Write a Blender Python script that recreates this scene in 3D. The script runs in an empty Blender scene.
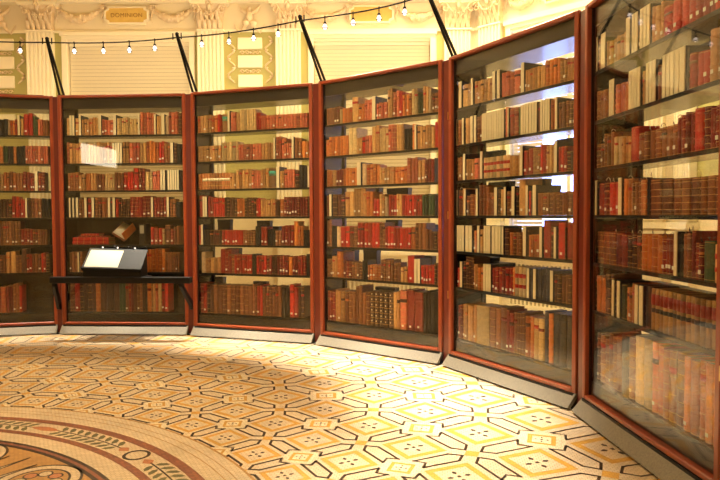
import bpy, math, random
from mathutils import Matrix, Vector
rnd = random.Random(7)
PI = math.pi
scene = bpy.context.scene
COL = scene.collection

# ------------------------------------------------------------------ materials
def new_mat(name):
    m = bpy.data.materials.new(name); m.use_nodes = True
    nt = m.node_tree; nt.nodes.clear()
    out = nt.nodes.new('ShaderNodeOutputMaterial')
    return m, nt, out

def principled(name, col, rough=.5, metal=0., spec=.5, noise=None, bump=None, coat=0., trans=0.):
    """noise = (scale, amount, second colour) mottles the base; bump = (scale, strength)"""
    m, nt, out = new_mat(name)
    b = nt.nodes.new('ShaderNodeBsdfPrincipled')
    b.inputs['Base Color'].default_value = (*col, 1)
    b.inputs['Roughness'].default_value = rough
    b.inputs['Metallic'].default_value = metal
    b.inputs['Specular IOR Level'].default_value = spec
    if coat: b.inputs['Coat Weight'].default_value = coat; b.inputs['Coat Roughness'].default_value = .15
    nt.links.new(b.outputs[0], out.inputs[0])
    tc = None
    if noise or bump: tc = nt.nodes.new('ShaderNodeTexCoord')
    if noise:
        n = nt.nodes.new('ShaderNodeTexNoise'); n.inputs['Scale'].default_value = noise[0]; n.inputs['Detail'].default_value = 4
        nt.links.new(tc.outputs['Object'], n.inputs['Vector'])
        r = nt.nodes.new('ShaderNodeValToRGB')
        c2 = noise[2] if len(noise) > 2 else tuple(c*.5 for c in col)
        r.color_ramp.elements[0].position = .35; r.color_ramp.elements[1].position = .68
        r.color_ramp.elements[0].color = (*[c*(1-noise[1])+d*noise[1] for c, d in zip(col, c2)], 1)
        r.color_ramp.elements[1].color = (*col, 1)
        nt.links.new(n.outputs['Fac'], r.inputs[0]); nt.links.new(r.outputs[0], b.inputs['Base Color'])
    if bump:
        n = nt.nodes.new('ShaderNodeTexNoise'); n.inputs['Scale'].default_value = bump[0]; n.inputs['Detail'].default_value = 3
        nt.links.new(tc.outputs['Object'], n.inputs['Vector'])
        bp = nt.nodes.new('ShaderNodeBump'); bp.inputs['Strength'].default_value = bump[1]; bp.inputs['Distance'].default_value = .01
        nt.links.new(n.outputs['Fac'], bp.inputs['Height']); nt.links.new(bp.outputs[0], b.inputs['Normal'])
    return m

def emitter(name, col, strength):
    m, nt, out = new_mat(name)
    e = nt.nodes.new('ShaderNodeEmission'); e.inputs[0].default_value = (*col, 1); e.inputs[1].default_value = strength
    nt.links.new(e.outputs[0], out.inputs[0]); return m

def glass(name, tint=(.97, .98, .96)):
    m, nt, out = new_mat(name)
    lw = nt.nodes.new('ShaderNodeLayerWeight'); lw.inputs['Blend'].default_value = .5
    p = nt.nodes.new('ShaderNodeMath'); p.operation = 'POWER'; p.inputs[1].default_value = 5
    nt.links.new(lw.outputs['Facing'], p.inputs[0])
    ma = nt.nodes.new('ShaderNodeMath'); ma.operation = 'MULTIPLY_ADD'; ma.inputs[1].default_value = .95; ma.inputs[2].default_value = .05
    nt.links.new(p.outputs[0], ma.inputs[0])
    t = nt.nodes.new('ShaderNodeBsdfTransparent'); t.inputs[0].default_value = (*tint, 1)
    g = nt.nodes.new('ShaderNodeBsdfGlossy'); g.inputs['Roughness'].default_value = .0
    mx = nt.nodes.new('ShaderNodeMixShader')
    nt.links.new(ma.outputs[0], mx.inputs[0]); nt.links.new(t.outputs[0], mx.inputs[1]); nt.links.new(g.outputs[0], mx.inputs[2])
    nt.links.new(mx.outputs[0], out.inputs[0]); return m

M = {}
M['mahogany'] = principled('mahogany', (.29, .054, .014), .32, coat=.3, noise=(6, .5, (.17, .022, .008)))
M['mahogany_dark'] = principled('mahogany_dark', (.13, .014, .006), .35, coat=.3, noise=(6, .4, (.09, .012, .006)))
M['black_panel'] = principled('black_panel', (.012, .010, .008), .4)
M['black_metal'] = principled('black_metal', (.006, .0055, .005), .5, spec=.3)
M['smoked'] = principled('smoked', (.085, .078, .058), .16, spec=.7)
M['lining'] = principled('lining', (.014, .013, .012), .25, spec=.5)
M['glass'] = glass('glass')
M['stone'] = principled('stone', (.25, .225, .17), .65, noise=(90, .5, (.13, .115, .085)))
M['plaster'] = principled('plaster', (.80, .68, .44), .7, noise=(3, .25, (.70, .56, .33)))
M['plaster_light'] = principled('plaster_light', (.86, .76, .52), .65)
M['plaster_ornament'] = principled('plaster_ornament', (.80, .64, .40), .55, noise=(14, .5, (.58, .38, .18)))
M['olive'] = principled('olive', (.46, .40, .13), .75, noise=(4, .35, (.36, .33, .10)))
M['ochre'] = principled('ochre', (.70, .47, .12), .45, noise=(14, .4, (.58, .34, .07)))
M['letter'] = principled('letter', (.34, .17, .03), .5)
M['blind'] = principled('blind', (.82, .70, .44), .6)
M['pane_dark'] = principled('pane_dark', (.30, .21, .10), .5)  # brown tone stands in for shade between the blind slats
M['bulb'] = emitter('bulb', (1, .84, .78), 3.5)
M['daylight'] = emitter('daylight', (.34, .42, 1.0), 8)
M['reflection_glow'] = emitter('reflection_glow', (1, .86, .62), 9)
M['uplight'] = emitter('uplight_glow', (1, .74, .38), 3)
M['paper'] = principled('paper', (.72, .62, .42), .8)
M['pages'] = principled('pages', (.50, .38, .20), .85, noise=(60, .4))
M['slip'] = principled('slip', (.85, .80, .66), .7)
M['sheet'] = principled('sheet', (.42, .39, .29), .4)
M['gilt'] = principled('gilt', (.62, .36, .10), .35, metal=.3)
M['cream_card'] = principled('cream_card', (.80, .68, .42), .6)
M['navy_card'] = principled('navy_card', (.018, .020, .042), .45)
M['teal'] = principled('teal', (.05, .33, .22), .6)
M['brass'] = principled('brass', (.55, .36, .12), .3, metal=1)

LEATHER = {'T': (.60, .31, .105), 'B': (.27, .095, .034), 'D': (0.085, 0.028, 0.014), 'R': (0.52, 0.022, 0.014), 'M': (0.25, 0.02, 0.014),
           'O': (.62, .17, .035), 'P': (.60, .14, .07), 'G': (.045, .085, .035), 'K': (.016, .014, .014), 'N': (.02, .022, .05),
           'Y': (.70, .48, .21), 'C': (.68, .52, .28), 'J': (.36, .17, .06), 'F': (.56, .22, .07), 'Q': (.66, .44, .20),
           'L': (.40, .21, .08), 'U': (0.22, 0.062, 0.018), 'Z': (.10, .045, .02)}
LM = {}
for k, c in LEATHER.items():
    for v in range(3):
        f = (.68, 1., 1.3)[v]
        g = rnd.uniform(.88, 1.12)
        cc = (min(c[0]*f, .9), min(c[1]*f*g, .9), min(c[2]*f*g, .9))
        LM[k, v] = principled('leather_%s_%d' % ({'T': 'tan', 'B': 'brown', 'D': 'dark', 'R': 'red', 'M': 'maroon', 'O': 'orange', 'P': 'rose', 'G': 'green', 'K': 'black', 'N': 'navy', 'Y': 'honey', 'C': 'vellum', 'J': 'calf', 'F': 'apricot', 'Q': 'buff', 'L': 'fawn', 'U': 'russet', 'Z': 'umber'}[k], v),
                              cc, .42, noise=(38, .55, tuple(x*.5 for x in cc)))

# ------------------------------------------------------------------ mesh builder
class MB:
    def __init__(s): s.v = []; s.f = []; s.m = []; s.slots = []; s.smooth = []
    def mi(s, mat):
        if mat not in s.slots: s.slots.append(mat)
        return s.slots.index(mat)
    def add(s, vs, fs, mat, smooth=False, mx=None):
        o = len(s.v)
        if mx is not None: vs = [tuple(mx @ Vector(v)) for v in vs]
        s.v += [tuple(v) for v in vs]; k = s.mi(mat)
        for f in fs: s.f.append(tuple(i+o for i in f)); s.m.append(k); s.smooth.append(smooth)
    def box(s, a, b, mat, mx=None):
        x0, y0, z0 = a; x1, y1, z1 = b
        vs = [(x0, y0, z0), (x1, y0, z0), (x1, y1, z0), (x0, y1, z0), (x0, y0, z1), (x1, y0, z1), (x1, y1, z1), (x0, y1, z1)]
        s.add(vs, [(0, 3, 2, 1), (4, 5, 6, 7), (0, 1, 5, 4), (1, 2, 6, 5), (2, 3, 7, 6), (3, 0, 4, 7)], mat, mx=mx)
    def bev(s, a, b, r, mat, mx=None):
        """box whose long edges along every axis are chamfered by r"""
        x0, y0, z0 = a; x1, y1, z1 = b
        vs = []; 
        for z, q in ((z0, r), (z0+r, 0), (z1-r, 0), (z1, r)):
            for x, y in ((x0+q+r*(q == 0), y0+q), (x1-q-r*(q == 0), y0+q), (x1-q, y0+q+r*(q == 0)), (x1-q, y1-q-r*(q == 0)), (x1-q-r*(q == 0), y1-q), (x0+q+r*(q == 0), y1-q), (x0+q, y1-q-r*(q == 0)), (x0+q, y0+q+r*(q == 0))):
                vs.append((x, y, z))
        fs = [tuple(range(7, -1, -1)), tuple(range(24, 32))]
        for l in range(3):
            for i in range(8): fs.append((l*8+i, l*8+(i+1) % 8, l*8+8+(i+1) % 8, l*8+8+i))
        s.add(vs, fs, mat, mx=mx)
    def prism(s, poly, z0, z1, mat, smooth=False, mx=None):
        n = len(poly)
        vs = [(x, y, z0) for x, y in poly]+[(x, y, z1) for x, y in poly]
        fs = [tuple(range(n-1, -1, -1)), tuple(range(n, 2*n))]
        s.add(vs, fs, mat, mx=mx)
        s.add(vs, [(i, (i+1) % n, n+(i+1) % n, n+i) for i in range(n)], mat, smooth, mx=mx)
    def loft(s, rings, mat, smooth=True, cap=True, closed=True, mx=None):
        n = len(rings[0]); vs = [p for r in rings for p in r]; fs = []
        for k in range(len(rings)-1):
            for i in range(n if closed else n-1):
                fs.append((k*n+i, k*n+(i+1) % n, (k+1)*n+(i+1) % n, (k+1)*n+i))
        s.add(vs, fs, mat, smooth, mx=mx)
        if cap and closed: s.add(vs, [tuple(range(n-1, -1, -1)), tuple(range((len(rings)-1)*n, len(rings)*n))], mat, mx=mx)
    def lathe(s, prof, mat, c=(0, 0, 0), n=16, mx=None):
        s.loft([[(c[0]+r*math.cos(2*PI*i/n), c[1]+r*math.sin(2*PI*i/n), c[2]+z) for i in range(n)] for r, z in prof], mat, mx=mx)
    def tube(s, pts, r, mat, n=8, mx=None):
        pts = [Vector(p) for p in pts]; rings = []
        for i, p in enumerate(pts):
            d = (pts[min(i+1, len(pts)-1)]-pts[max(i-1, 0)]).normalized()
            u = d.cross(Vector((0, 0, 1)));
            if u.length < .1: u = d.cross(Vector((0, 1, 0)))
            u.normalize(); w = u.cross(d); rr = r[i] if isinstance(r, (list, tuple)) else r
            rings.append([tuple(p+u*rr*math.cos(2*PI*k/n)+w*rr*math.sin(2*PI*k/n)) for k in range(n)])
        s.loft(rings, mat, mx=mx)
    def ball(s, c, r, mat, sx=1, sy=1, sz=1, n=10, m=6, mx=None):
        prof = [(max(math.sin(PI*j/m), .02), -math.cos(PI*j/m)) for j in range(m+1)]
        s.loft([[(c[0]+r*sx*q*math.cos(2*PI*i/n), c[1]+r*sy*q*math.sin(2*PI*i/n), c[2]+r*sz*z) for i in range(n)] for q, z in prof], mat, mx=mx)
    def merge(s, o, mx):
        """append another builder moved by mx"""
        off = len(s.v); s.v += [tuple(mx @ Vector(v)) for v in o.v]
        for f, k, sm in zip(o.f, o.m, o.smooth): s.f.append(tuple(i+off for i in f)); s.m.append(s.mi(o.slots[k])); s.smooth.append(sm)
    def build(s, name, parent=None, loc=None, rz=0):
        me = bpy.data.meshes.new(name); me.from_pydata(s.v, [], s.f)
        for m in s.slots: me.materials.append(m)
        me.polygons.foreach_set('material_index', s.m); me.polygons.foreach_set('use_smooth', s.smooth); me.update()
        o = bpy.data.objects.new(name, me); COL.objects.link(o)
        if parent: o.parent = parent
        if loc is not None: o.location = loc; o.rotation_euler = (0, 0, rz)
        return o

def empty(name, loc=(0, 0, 0), rz=0):
    o = bpy.data.objects.new(name, None); COL.objects.link(o); o.location = loc; o.rotation_euler = (0, 0, rz); o.empty_display_size = .1
    return o
def tag(o, label=None, cat=None, group=None, kind=None):
    if label: o['label'] = label
    if cat: o['category'] = cat
    if group: o['group'] = group
    if kind: o['kind'] = kind
    return o

# ------------------------------------------------------------------ measured plan of the place (metres, floor z = 0)
# left front corner on the floor and direction of each glazed case; x runs left to right, y runs away from the room
CASES = [(-5.0909, 7.2446, 0.2263), (-3.5365, 7.5495, -0.0573), (-1.9411, 7.4160, -0.3374),
         (-0.4302, 6.8633, -0.6724), (0.8167, 5.8501, -1.0794), (1.5543, 4.4216, -1.5046)]
W = 1.5253; ZB, ZT = .109, 2.809; DEPTH = .385
SHELF = [2.345, 2.015, 1.695, 1.378, 1.055, .728, .258]      # upper faces, top shelf first
WHICH = ['leftmost bookcase', 'second bookcase from left', 'third bookcase from left', 'third bookcase from right', 'second bookcase from right', 'rightmost bookcase']
NTH = ['first', 'second', 'third', 'fourth', 'fifth', 'sixth', 'seventh', 'eighth', 'ninth', 'tenth', 'eleventh', 'twelfth', 'thirteenth', 'fourteenth', 'fifteenth', 'sixteenth', 'seventeenth', 'eighteenth', 'nineteenth', 'twentieth']
NTH += ['twenty-'+n for n in NTH[:9]]+['thirtieth']+['thirty-'+n for n in NTH[:9]]+['fortieth']+['forty-'+n for n in NTH[:9]]
ROWN = ['top shelf', 'second shelf', 'third shelf', 'middle shelf', 'fifth shelf', 'sixth shelf', 'bottom shelf']
def frame(i):
    x, y, a = CASES[i]; return Matrix.Translation((x, y, 0)) @ Matrix.Rotation(a, 4, 'Z')
def P(i, x, y, z=0): return frame(i) @ Vector((x, y, z))

# each shelf from left to right: colour code, count, start mm, end mm, height mm; thin black (K) volumes stand in for dark gaps
SHELF_DATA = {
 (0, 0): "K,1,894,963,178 K,1,963,1014,194 C,1,1013,1040,181 O,2,1040,1091,182 R,1,1091,1118,190 W,1,1119,1148,220 T,1,1148,1181,207 R,2,1183,1284,260 G,1,1283,1317,247 G,1,1316,1336,189 P,2,1337,1391,198 B,2,1391,1452,192",
 (0, 1): "O,2,886,955,196 G,2,956,1006,204 K,2,1006,1066,205 O,1,1066,1100,192 K,3,1100,1194,208 P,9,1194,1446,211",
 (0, 2): "T,2,879,952,200 O,2,952,1012,215 B,1,1012,1053,223 O,1,1052,1093,216 B,2,1093,1160,217 M,2,1160,1241,225 M,2,1241,1288,211 W,1,1289,1327,233 M,1,1327,1357,219 M,1,1357,1405,227",
 (0, 3): "D,2,871,945,217 D,3,945,1032,218 R,1,1033,1073,262 R,1,1073,1113,247 R,3,1112,1180,218 W,1,1180,1205,240 D,1,1204,1241,225 B,1,1241,1275,233 B,2,1275,1357,225 K,3,1357,1452,225",
 (0, 4): "B,8,865,1127,285 M,4,1124,1253,194 B,6,1253,1417,185",
 (0, 5): "B,3,855,956,207 T,2,957,1064,254 B,2,1063,1124,211 D,1,1126,1180,277 R,2,1178,1239,216 B,2,1240,1301,223 B,1,1301,1342,214 R,2,1342,1390,236 D,1,1390,1431,213",
 (0, 6): "P,2,847,947,309 M,2,947,1021,321 B,2,1022,1089,341 R,1,1088,1118,313",
 (1, 0): "T,1,71,108,213 W,2,109,174,223 T,1,174,222,201 W,1,223,253,228 T,3,252,344,189 T,3,345,458,209 W,1,459,498,224 P,4,497,639,185 W,1,639,676,226 Y,5,676,813,204 Y,5,813,936,192 W,1,936,960,191 P,5,961,1128,263 W,1,1127,1155,241 T,2,1155,1213,219 W,1,1214,1257,260 C,1,1257,1300,228 P,3,1300,1412,259 D,1,1412,1455,247",
 (1, 1): "P,1,64,97,257 T,4,97,251,245 C,5,251,426,243 T,5,426,622,251 W,4,622,742,239 T,2,742,818,248 P,3,818,948,247 T,2,948,1024,236 O,4,1024,1176,255 R,2,1176,1241,254 B,2,1240,1316,232 W,1,1316,1355,242 D,1,1355,1391,231 K,1,1391,1445,220",
 (1, 2): "B,4,67,199,215 T,2,198,286,193 O,1,287,348,213 T,2,348,418,202 B,3,418,516,201 Y,4,516,637,200 B,3,637,746,210 R,3,746,866,220 R,1,867,932,272 M,2,932,1008,261 Y,2,1007,1094,217 P,2,1094,1191,227 W,2,1192,1252,237 K,1,1252,1278,226 W,5,1278,1418,236 K,1,1418,1461,225",
 (1, 3): "K,1,55,82,223 W,1,82,104,233 K,1,104,122,222 W,1,122,148,233 K,1,148,166,222 W,1,166,197,233 B,2,196,269,222 W,1,269,302,228 R,1,302,357,221 W,1,357,390,231 B,4,390,554,241 W,1,554,587,234 D,1,587,609,230 W,1,609,644,234 R,1,644,679,219 D,5,679,816,218 M,5,817,1073,249 W,1,1073,1104,231 M,4,1104,1262,237 W,1,1262,1294,230 B,2,1294,1370,215 K,1,1369,1430,182",
 (1, 4): "R,1,1060,1104,210 M,1,1104,1158,189 R,1,1158,1202,199 Y,1,1201,1234,182 B,1,1235,1300,231 M,1,1299,1338,188 B,2,1338,1408,216",
 (1, 5): "B,3,67,171,240 W,1,171,195,240 B,1,195,226,240 O,6,990,1230,275 B,7,1229,1407,232",
 (1, 6): "B,1,59,121,350 R,1,121,188,361 D,4,187,380,350 O,1,380,439,361 D,2,439,600,357 D,1,600,666,357 G,2,666,743,362 B,1,743,782,362 M,2,782,841,357 B,3,841,951,357 D,2,950,1005,351 O,1,1005,1055,351 T,2,1055,1103,340 P,1,1103,1136,351 Y,1,1136,1180,362 R,2,1180,1262,351",
 (2, 0): "O,1,46,81,204 T,4,81,233,208 O,2,233,314,192 R,1,314,344,209 J,1,367,449,204 W,1,449,481,221 P,2,481,553,218 T,1,553,598,204 Y,7,598,809,236 R,2,809,870,199 P,16,870,1439,158",
 (2, 1): "T,8,45,354,181 Y,6,355,575,214 P,8,575,870,180 T,4,871,1023,184 W,1,1024,1052,248 P,2,1052,1120,255 P,2,1120,1184,233 P,2,1184,1247,173 W,1,1248,1276,247 B,2,1275,1364,225 O,2,1363,1447,184",
 (2, 2): "O,2,45,93,181 F,10,94,464,186 T,3,464,543,180 T,5,544,746,216 P,4,745,856,201 T,3,856,955,218 J,1,955,1056,219 W,1,1056,1099,213 T,2,1099,1148,192 P,4,1149,1276,200 D,1,1276,1329,197 K,2,1329,1434,246 W,1,1434,1459,240",
 (2, 3): "M,1,49,106,245 W,2,105,166,234 M,2,166,241,229 R,4,241,391,221 D,5,391,551,219 O,3,551,652,211 D,5,652,797,215 R,2,797,852,208 T,6,852,1037,193 D,2,1037,1091,181 O,1,1091,1145,190 M,9,1145,1431,217 K,1,1431,1462,215",
 (2, 4): "R,1,45,76,234 W,1,76,109,234 K,2,108,188,173 D,4,188,351,173 R,8,351,625,170 B,5,625,781,170 K,2,782,855,224 R,2,855,936,208 K,3,936,1034,181 B,2,1034,1109,165 M,4,1110,1259,224 O,1,1260,1313,272 O,2,1312,1376,224 K,3,1375,1448,170",
 (2, 5): "C,1,66,125,238 T,5,124,323,179 R,1,325,390,285 M,2,389,474,279 B,1,473,508,230 R,7,507,733,216 K,1,733,789,224 R,4,789,921,212 M,2,921,987,208 D,2,987,1052,214 M,4,1052,1192,216 O,1,1192,1239,202 M,5,1239,1404,214 K,1,1404,1457,235",
 (2, 6): "M,1,48,89,354 R,1,88,143,339 D,2,143,225,348 B,9,225,740,331 B,2,740,796,355 R,2,796,862,337 B,6,862,1102,333 K,2,1102,1199,338 R,1,1200,1257,374 R,1,1257,1306,352 D,2,1306,1380,338",
 (3, 0): "B,5,45,234,183 Y,1,234,270,160 O,4,270,402,160 T,1,403,485,266 O,2,485,571,184 P,3,571,669,210 W,1,669,720,233 P,5,720,857,164 T,2,857,922,285 P,2,922,996,257 R,1,996,1038,241 O,4,1038,1142,215 Y,2,1142,1214,260 G,2,1214,1274,213 T,2,1274,1334,256 C,1,1333,1373,233 B,3,1373,1460,184",
 (3, 1): "O,2,45,82,175 O,7,82,352,205 Y,2,353,460,285 T,2,459,529,168 R,1,529,569,173 P,2,569,655,186 T,2,656,757,276 Y,4,757,867,249 P,3,867,963,265 T,3,963,1058,257 K,3,1058,1152,214 O,1,1152,1182,242 W,1,1182,1207,231 T,5,1207,1363,223 T,1,1363,1402,206 R,1,1402,1450,251",
 (3, 2): "O,2,45,129,180 T,1,129,179,177 M,2,179,277,177 O,5,277,469,185 W,1,469,528,242 C,1,528,585,230 O,4,585,755,206 T,6,755,941,170 O,4,941,1089,167 P,3,1089,1212,248 T,2,1212,1293,225 M,3,1293,1392,224 N,1,1392,1460,224",
 (3, 3): "B,1,45,89,228 W,1,89,127,236 D,2,127,251,230 D,1,251,300,223 T,2,300,420,258 T,5,420,584,285 O,2,584,675,250 R,2,675,753,176 T,2,753,820,219 C,1,820,864,200 R,3,864,961,208 T,2,961,1025,214 R,8,1025,1262,207 G,4,1262,1401,206 N,2,1401,1460,204",
 (3, 4): "B,2,45,112,285 K,1,111,186,218 C,1,186,236,214 R,2,236,358,222 B,2,358,465,219 R,6,465,752,261 B,2,752,819,257 R,4,819,960,219 R,5,960,1129,210 O,1,1129,1180,216 B,3,1180,1302,250 B,2,1302,1372,200 D,3,1372,1450,176",
 (3, 5): "B,3,45,118,191 T,2,119,185,224 O,2,185,276,277 M,3,275,390,187 B,4,390,528,173 K,2,528,601,200 O,5,601,768,157 B,5,769,919,215 B,2,919,1010,188 T,2,1010,1088,150 R,1,1088,1175,274 W,2,1175,1247,253 R,5,1246,1398,180 D,2,1398,1450,199",
 (3, 6): "M,3,45,155,319 T,3,155,286,337 B,3,286,439,331 B,2,439,526,400 B,2,526,624,342 Z,5,624,918,356 T,2,918,998,370 P,1,998,1080,400 M,1,1080,1168,400 M,1,1168,1272,400 K,3,1272,1398,400",
 (4, 0): "T,1,45,81,241 W,1,81,116,235 T,2,116,248,200 W,1,248,278,234 T,6,278,535,198 W,1,535,574,231 K,1,574,593,218 W,1,593,632,235 P,2,632,739,205 P,2,739,857,190 B,1,857,880,176 W,1,880,919,230 T,8,919,1137,172 O,4,1137,1285,196 T,5,1285,1443,169",
 (4, 1): "W,1,45,47,243 B,2,47,122,224 W,1,122,149,242 T,2,149,241,226 W,1,241,279,249 K,1,279,289,222 W,1,289,325,242 B,2,325,399,227 W,1,399,434,235 W,8,433,685,245 P,1,685,725,246 W,1,725,741,234 P,2,741,838,226 G,1,838,880,223 W,1,880,911,246 W,2,911,972,239 W,1,972,1002,239 W,1,1002,1032,234 W,1,1032,1062,236 B,1,1062,1095,225 W,4,1095,1196,235 O,2,1196,1248,222 W,1,1248,1273,216 B,5,1273,1446,194",
 (4, 2): "B,2,45,101,211 B,1,101,136,207 W,1,136,171,237 T,3,171,280,182 P,2,280,376,182 W,1,376,410,244 Q,8,410,743,177 T,4,743,872,165 W,1,871,907,238 R,1,907,955,198 R,1,954,1005,215 T,3,1005,1084,208 R,2,1084,1152,229 T,3,1152,1240,214 W,1,1240,1273,236 R,3,1273,1363,189 D,3,1363,1450,154",
 (4, 3): "W,1,45,53,237 D,1,53,110,232 T,1,110,150,255 W,1,150,177,237 B,3,177,319,186 W,1,319,349,236 B,3,349,479,259 B,2,480,563,200 W,1,563,602,237 D,1,602,632,220 T,2,632,682,218 W,1,682,711,232 B,2,711,777,200 W,1,777,816,235 D,1,816,842,219 T,1,841,925,285 T,1,926,941,172 W,1,940,967,236 R,1,967,987,199 D,1,987,1018,198 W,1,1017,1057,232 B,11,1058,1410,173 K,1,1410,1453,171",
 (4, 4): "W,3,45,156,236 K,1,156,172,232 W,2,172,269,237 K,1,269,282,233 O,2,282,338,193 W,1,338,371,234 T,2,371,428,203 W,3,427,517,235 K,1,517,533,228 W,1,533,576,233 W,1,576,618,234 W,1,618,650,234 K,1,650,656,230 W,1,656,684,235 D,1,684,735,216 O,1,735,790,187 B,4,790,912,188 W,1,911,949,231 D,1,949,969,212 O,2,970,1020,177 O,2,1020,1094,179 W,1,1093,1124,232 R,1,1124,1204,285 D,1,1204,1241,244 W,1,1242,1269,234 R,1,1269,1347,272 D,1,1347,1359,246 R,1,1359,1412,273 D,1,1412,1452,247",
 (4, 5): "R,1,45,92,180 W,1,92,130,241 D,1,130,165,243 D,3,165,283,285 T,2,283,334,234 O,2,334,421,201 W,3,421,525,239 M,4,525,692,217 R,2,692,781,231 O,1,781,807,235 Q,3,807,940,240 K,1,941,955,241 W,1,955,986,238 N,1,986,1028,238 W,1,1028,1060,240 N,3,1060,1207,247 W,1,1207,1241,246 D,2,1241,1309,215 B,3,1309,1407,215 K,1,1407,1459,228",
 (4, 6): "M,2,45,121,307 T,3,121,227,324 T,2,227,315,332 Y,1,315,484,348 B,3,484,709,354 M,2,710,798,339 B,4,798,931,345 O,2,931,1024,335 Y,2,1024,1136,325 N,1,1136,1180,391 O,1,1180,1227,374 K,3,1227,1428,400",
 (5, 0): "W,1,45,65,241 B,2,65,116,224 W,2,116,183,233 T,6,183,465,165 W,1,462,514,234 K,1,515,538,205 W,1,537,571,225 W,1,571,611,224 P,1,611,634,209 W,3,633,749,225 T,3,749,872,207 R,4,871,1176,170 R,6,1174,1475,150",
 (5, 1): "B,4,45,245,196 W,1,243,278,244 W,1,278,314,239 P,2,315,428,197 O,1,428,471,181 T,1,470,508,218 W,4,507,645,238 T,2,645,710,204 W,3,709,817,233 B,2,818,886,201 W,1,885,924,240 W,1,925,964,190 W,1,963,1004,240 W,1,1004,1052,238 W,1,1051,1108,244 K,1,1108,1125,225 R,2,1125,1246,179 R,1,1245,1298,174 T,3,1295,1475,252",
 (5, 2): "B,2,45,164,166 B,3,163,289,218 Y,2,289,350,183 C,1,350,399,177 T,4,398,511,171 R,1,510,608,215 B,7,608,1026,166 M,3,1024,1105,202 M,2,1105,1175,209 R,1,1175,1249,212 M,5,1248,1475,210",
 (5, 3): "W,1,45,77,238 M,2,77,234,215 R,2,234,384,210 W,1,383,431,236 O,2,431,530,223 B,1,531,557,201 B,3,557,644,203 O,1,644,710,210 K,1,710,746,217 U,1,747,872,202 U,1,872,981,197 U,1,981,1058,195 U,1,1058,1140,193 U,1,1140,1226,192 U,1,1226,1278,191 U,1,1278,1349,191 U,2,1349,1475,187",
 (5, 4): "U,3,51,330,212 M,2,330,486,212 D,3,486,651,211 O,4,651,889,211 M,4,890,1024,197 W,1,1023,1057,234 K,1,1057,1090,230 B,2,1090,1168,231 M,1,1168,1197,242 M,2,1199,1272,185 G,1,1271,1358,201 Q,1,1358,1413,182 B,3,1413,1475,200",
 (5, 5): "O,2,61,203,236 D,3,203,310,267 W,1,311,345,243 D,1,345,381,240 W,1,381,421,244 G,2,421,487,220 O,2,488,552,204 O,1,551,608,245 W,1,608,648,244 K,1,649,660,241 W,1,660,707,239 K,1,707,777,240 L,15,778,1416,234 L,5,1417,1475,250",
 (5, 6): "B,3,69,253,318 B,3,253,421,351 K,1,421,518,369 B,1,518,600,392 Y,2,600,794,400 P,3,794,970,400 B,2,970,1113,400 O,2,1113,1244,400 O,3,1245,1409,400 T,2,1409,1475,400",
}
E_SPOT, E_UP, E_HALL, E_AISLE, E_FRONT, EXPO = 190, 22, 20, 170, 500, 0.0

# ------------------------------------------------------------------ floor
FC = (-2.8623, 1.9847); A0 = .7738; DA = 2*PI/48
RING = {-6: 1.95, -5: 2.19, -4: 2.475, -3: 2.8143, -2: 3.202, -1: 3.6433, 0: 4.146, 1: 4.6834, 2: 5.29, 3: 5.97, 4: 6.73, 5: 7.58, 6: 8.54}
def rad(v):
    k = math.floor(v); t = v-k
    return RING[k]**(1-t)*RING[k+1]**t if t else RING[k]
def pol(u, v): 
    a = A0+u*DA; r = rad(v); return (FC[0]+r*math.cos(a), FC[1]+r*math.sin(a))

def floor_mat(name, c1, c2, mortar, polar=False):
    m, nt, out = new_mat(name)
    b = nt.nodes.new('ShaderNodeBsdfPrincipled'); b.inputs['Roughness'].default_value = .38; b.inputs['Specular IOR Level'].default_value = .4
    tc = nt.nodes.new('ShaderNodeTexCoord')
    br = nt.nodes.new('ShaderNodeTexBrick'); br.inputs['Scale'].default_value = 1
    br.inputs['Brick Width'].default_value = .028; br.inputs['Row Height'].default_value = .02; br.inputs['Mortar Size'].default_value = .0016
    br.inputs['Mortar Smooth'].default_value = .4; br.inputs['Bias'].default_value = 0
    br.inputs['Color1'].default_value = (*c1, 1); br.inputs['Color2'].default_value = (*c2, 1); br.inputs['Mortar'].default_value = (*mortar, 1)
    mp = nt.nodes.new('ShaderNodeMapping'); mp.inputs['Rotation'].default_value = (0, 0, .12)
    nt.links.new(tc.outputs['Object'], mp.inputs[0]); nt.links.new(mp.outputs[0], br.inputs['Vector'])
    n = nt.nodes.new('ShaderNodeTexNoise'); n.inputs['Scale'].default_value = 2.2; n.inputs['Detail'].default_value = 5
    nt.links.new(tc.outputs['Object'], n.inputs['Vector'])
    mr = nt.nodes.new('ShaderNodeMapRange'); mr.inputs['From Min'].default_value = .3; mr.inputs['From Max'].default_value = .7; mr.inputs['To Min'].default_value = .86; mr.inputs['To Max'].default_value = 1.06
    nt.links.new(n.outputs['Fac'], mr.inputs['Value'])
    mu = nt.nodes.new('ShaderNodeVectorMath'); mu.operation = 'MULTIPLY'
    nt.links.new(br.outputs['Color'], mu.inputs[0]); nt.links.new(mr.outputs[0], mu.inputs[1])
    nt.links.new(mu.outputs[0], b.inputs['Base Color']); nt.links.new(b.outputs[0], out.inputs[0])
    return m
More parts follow.
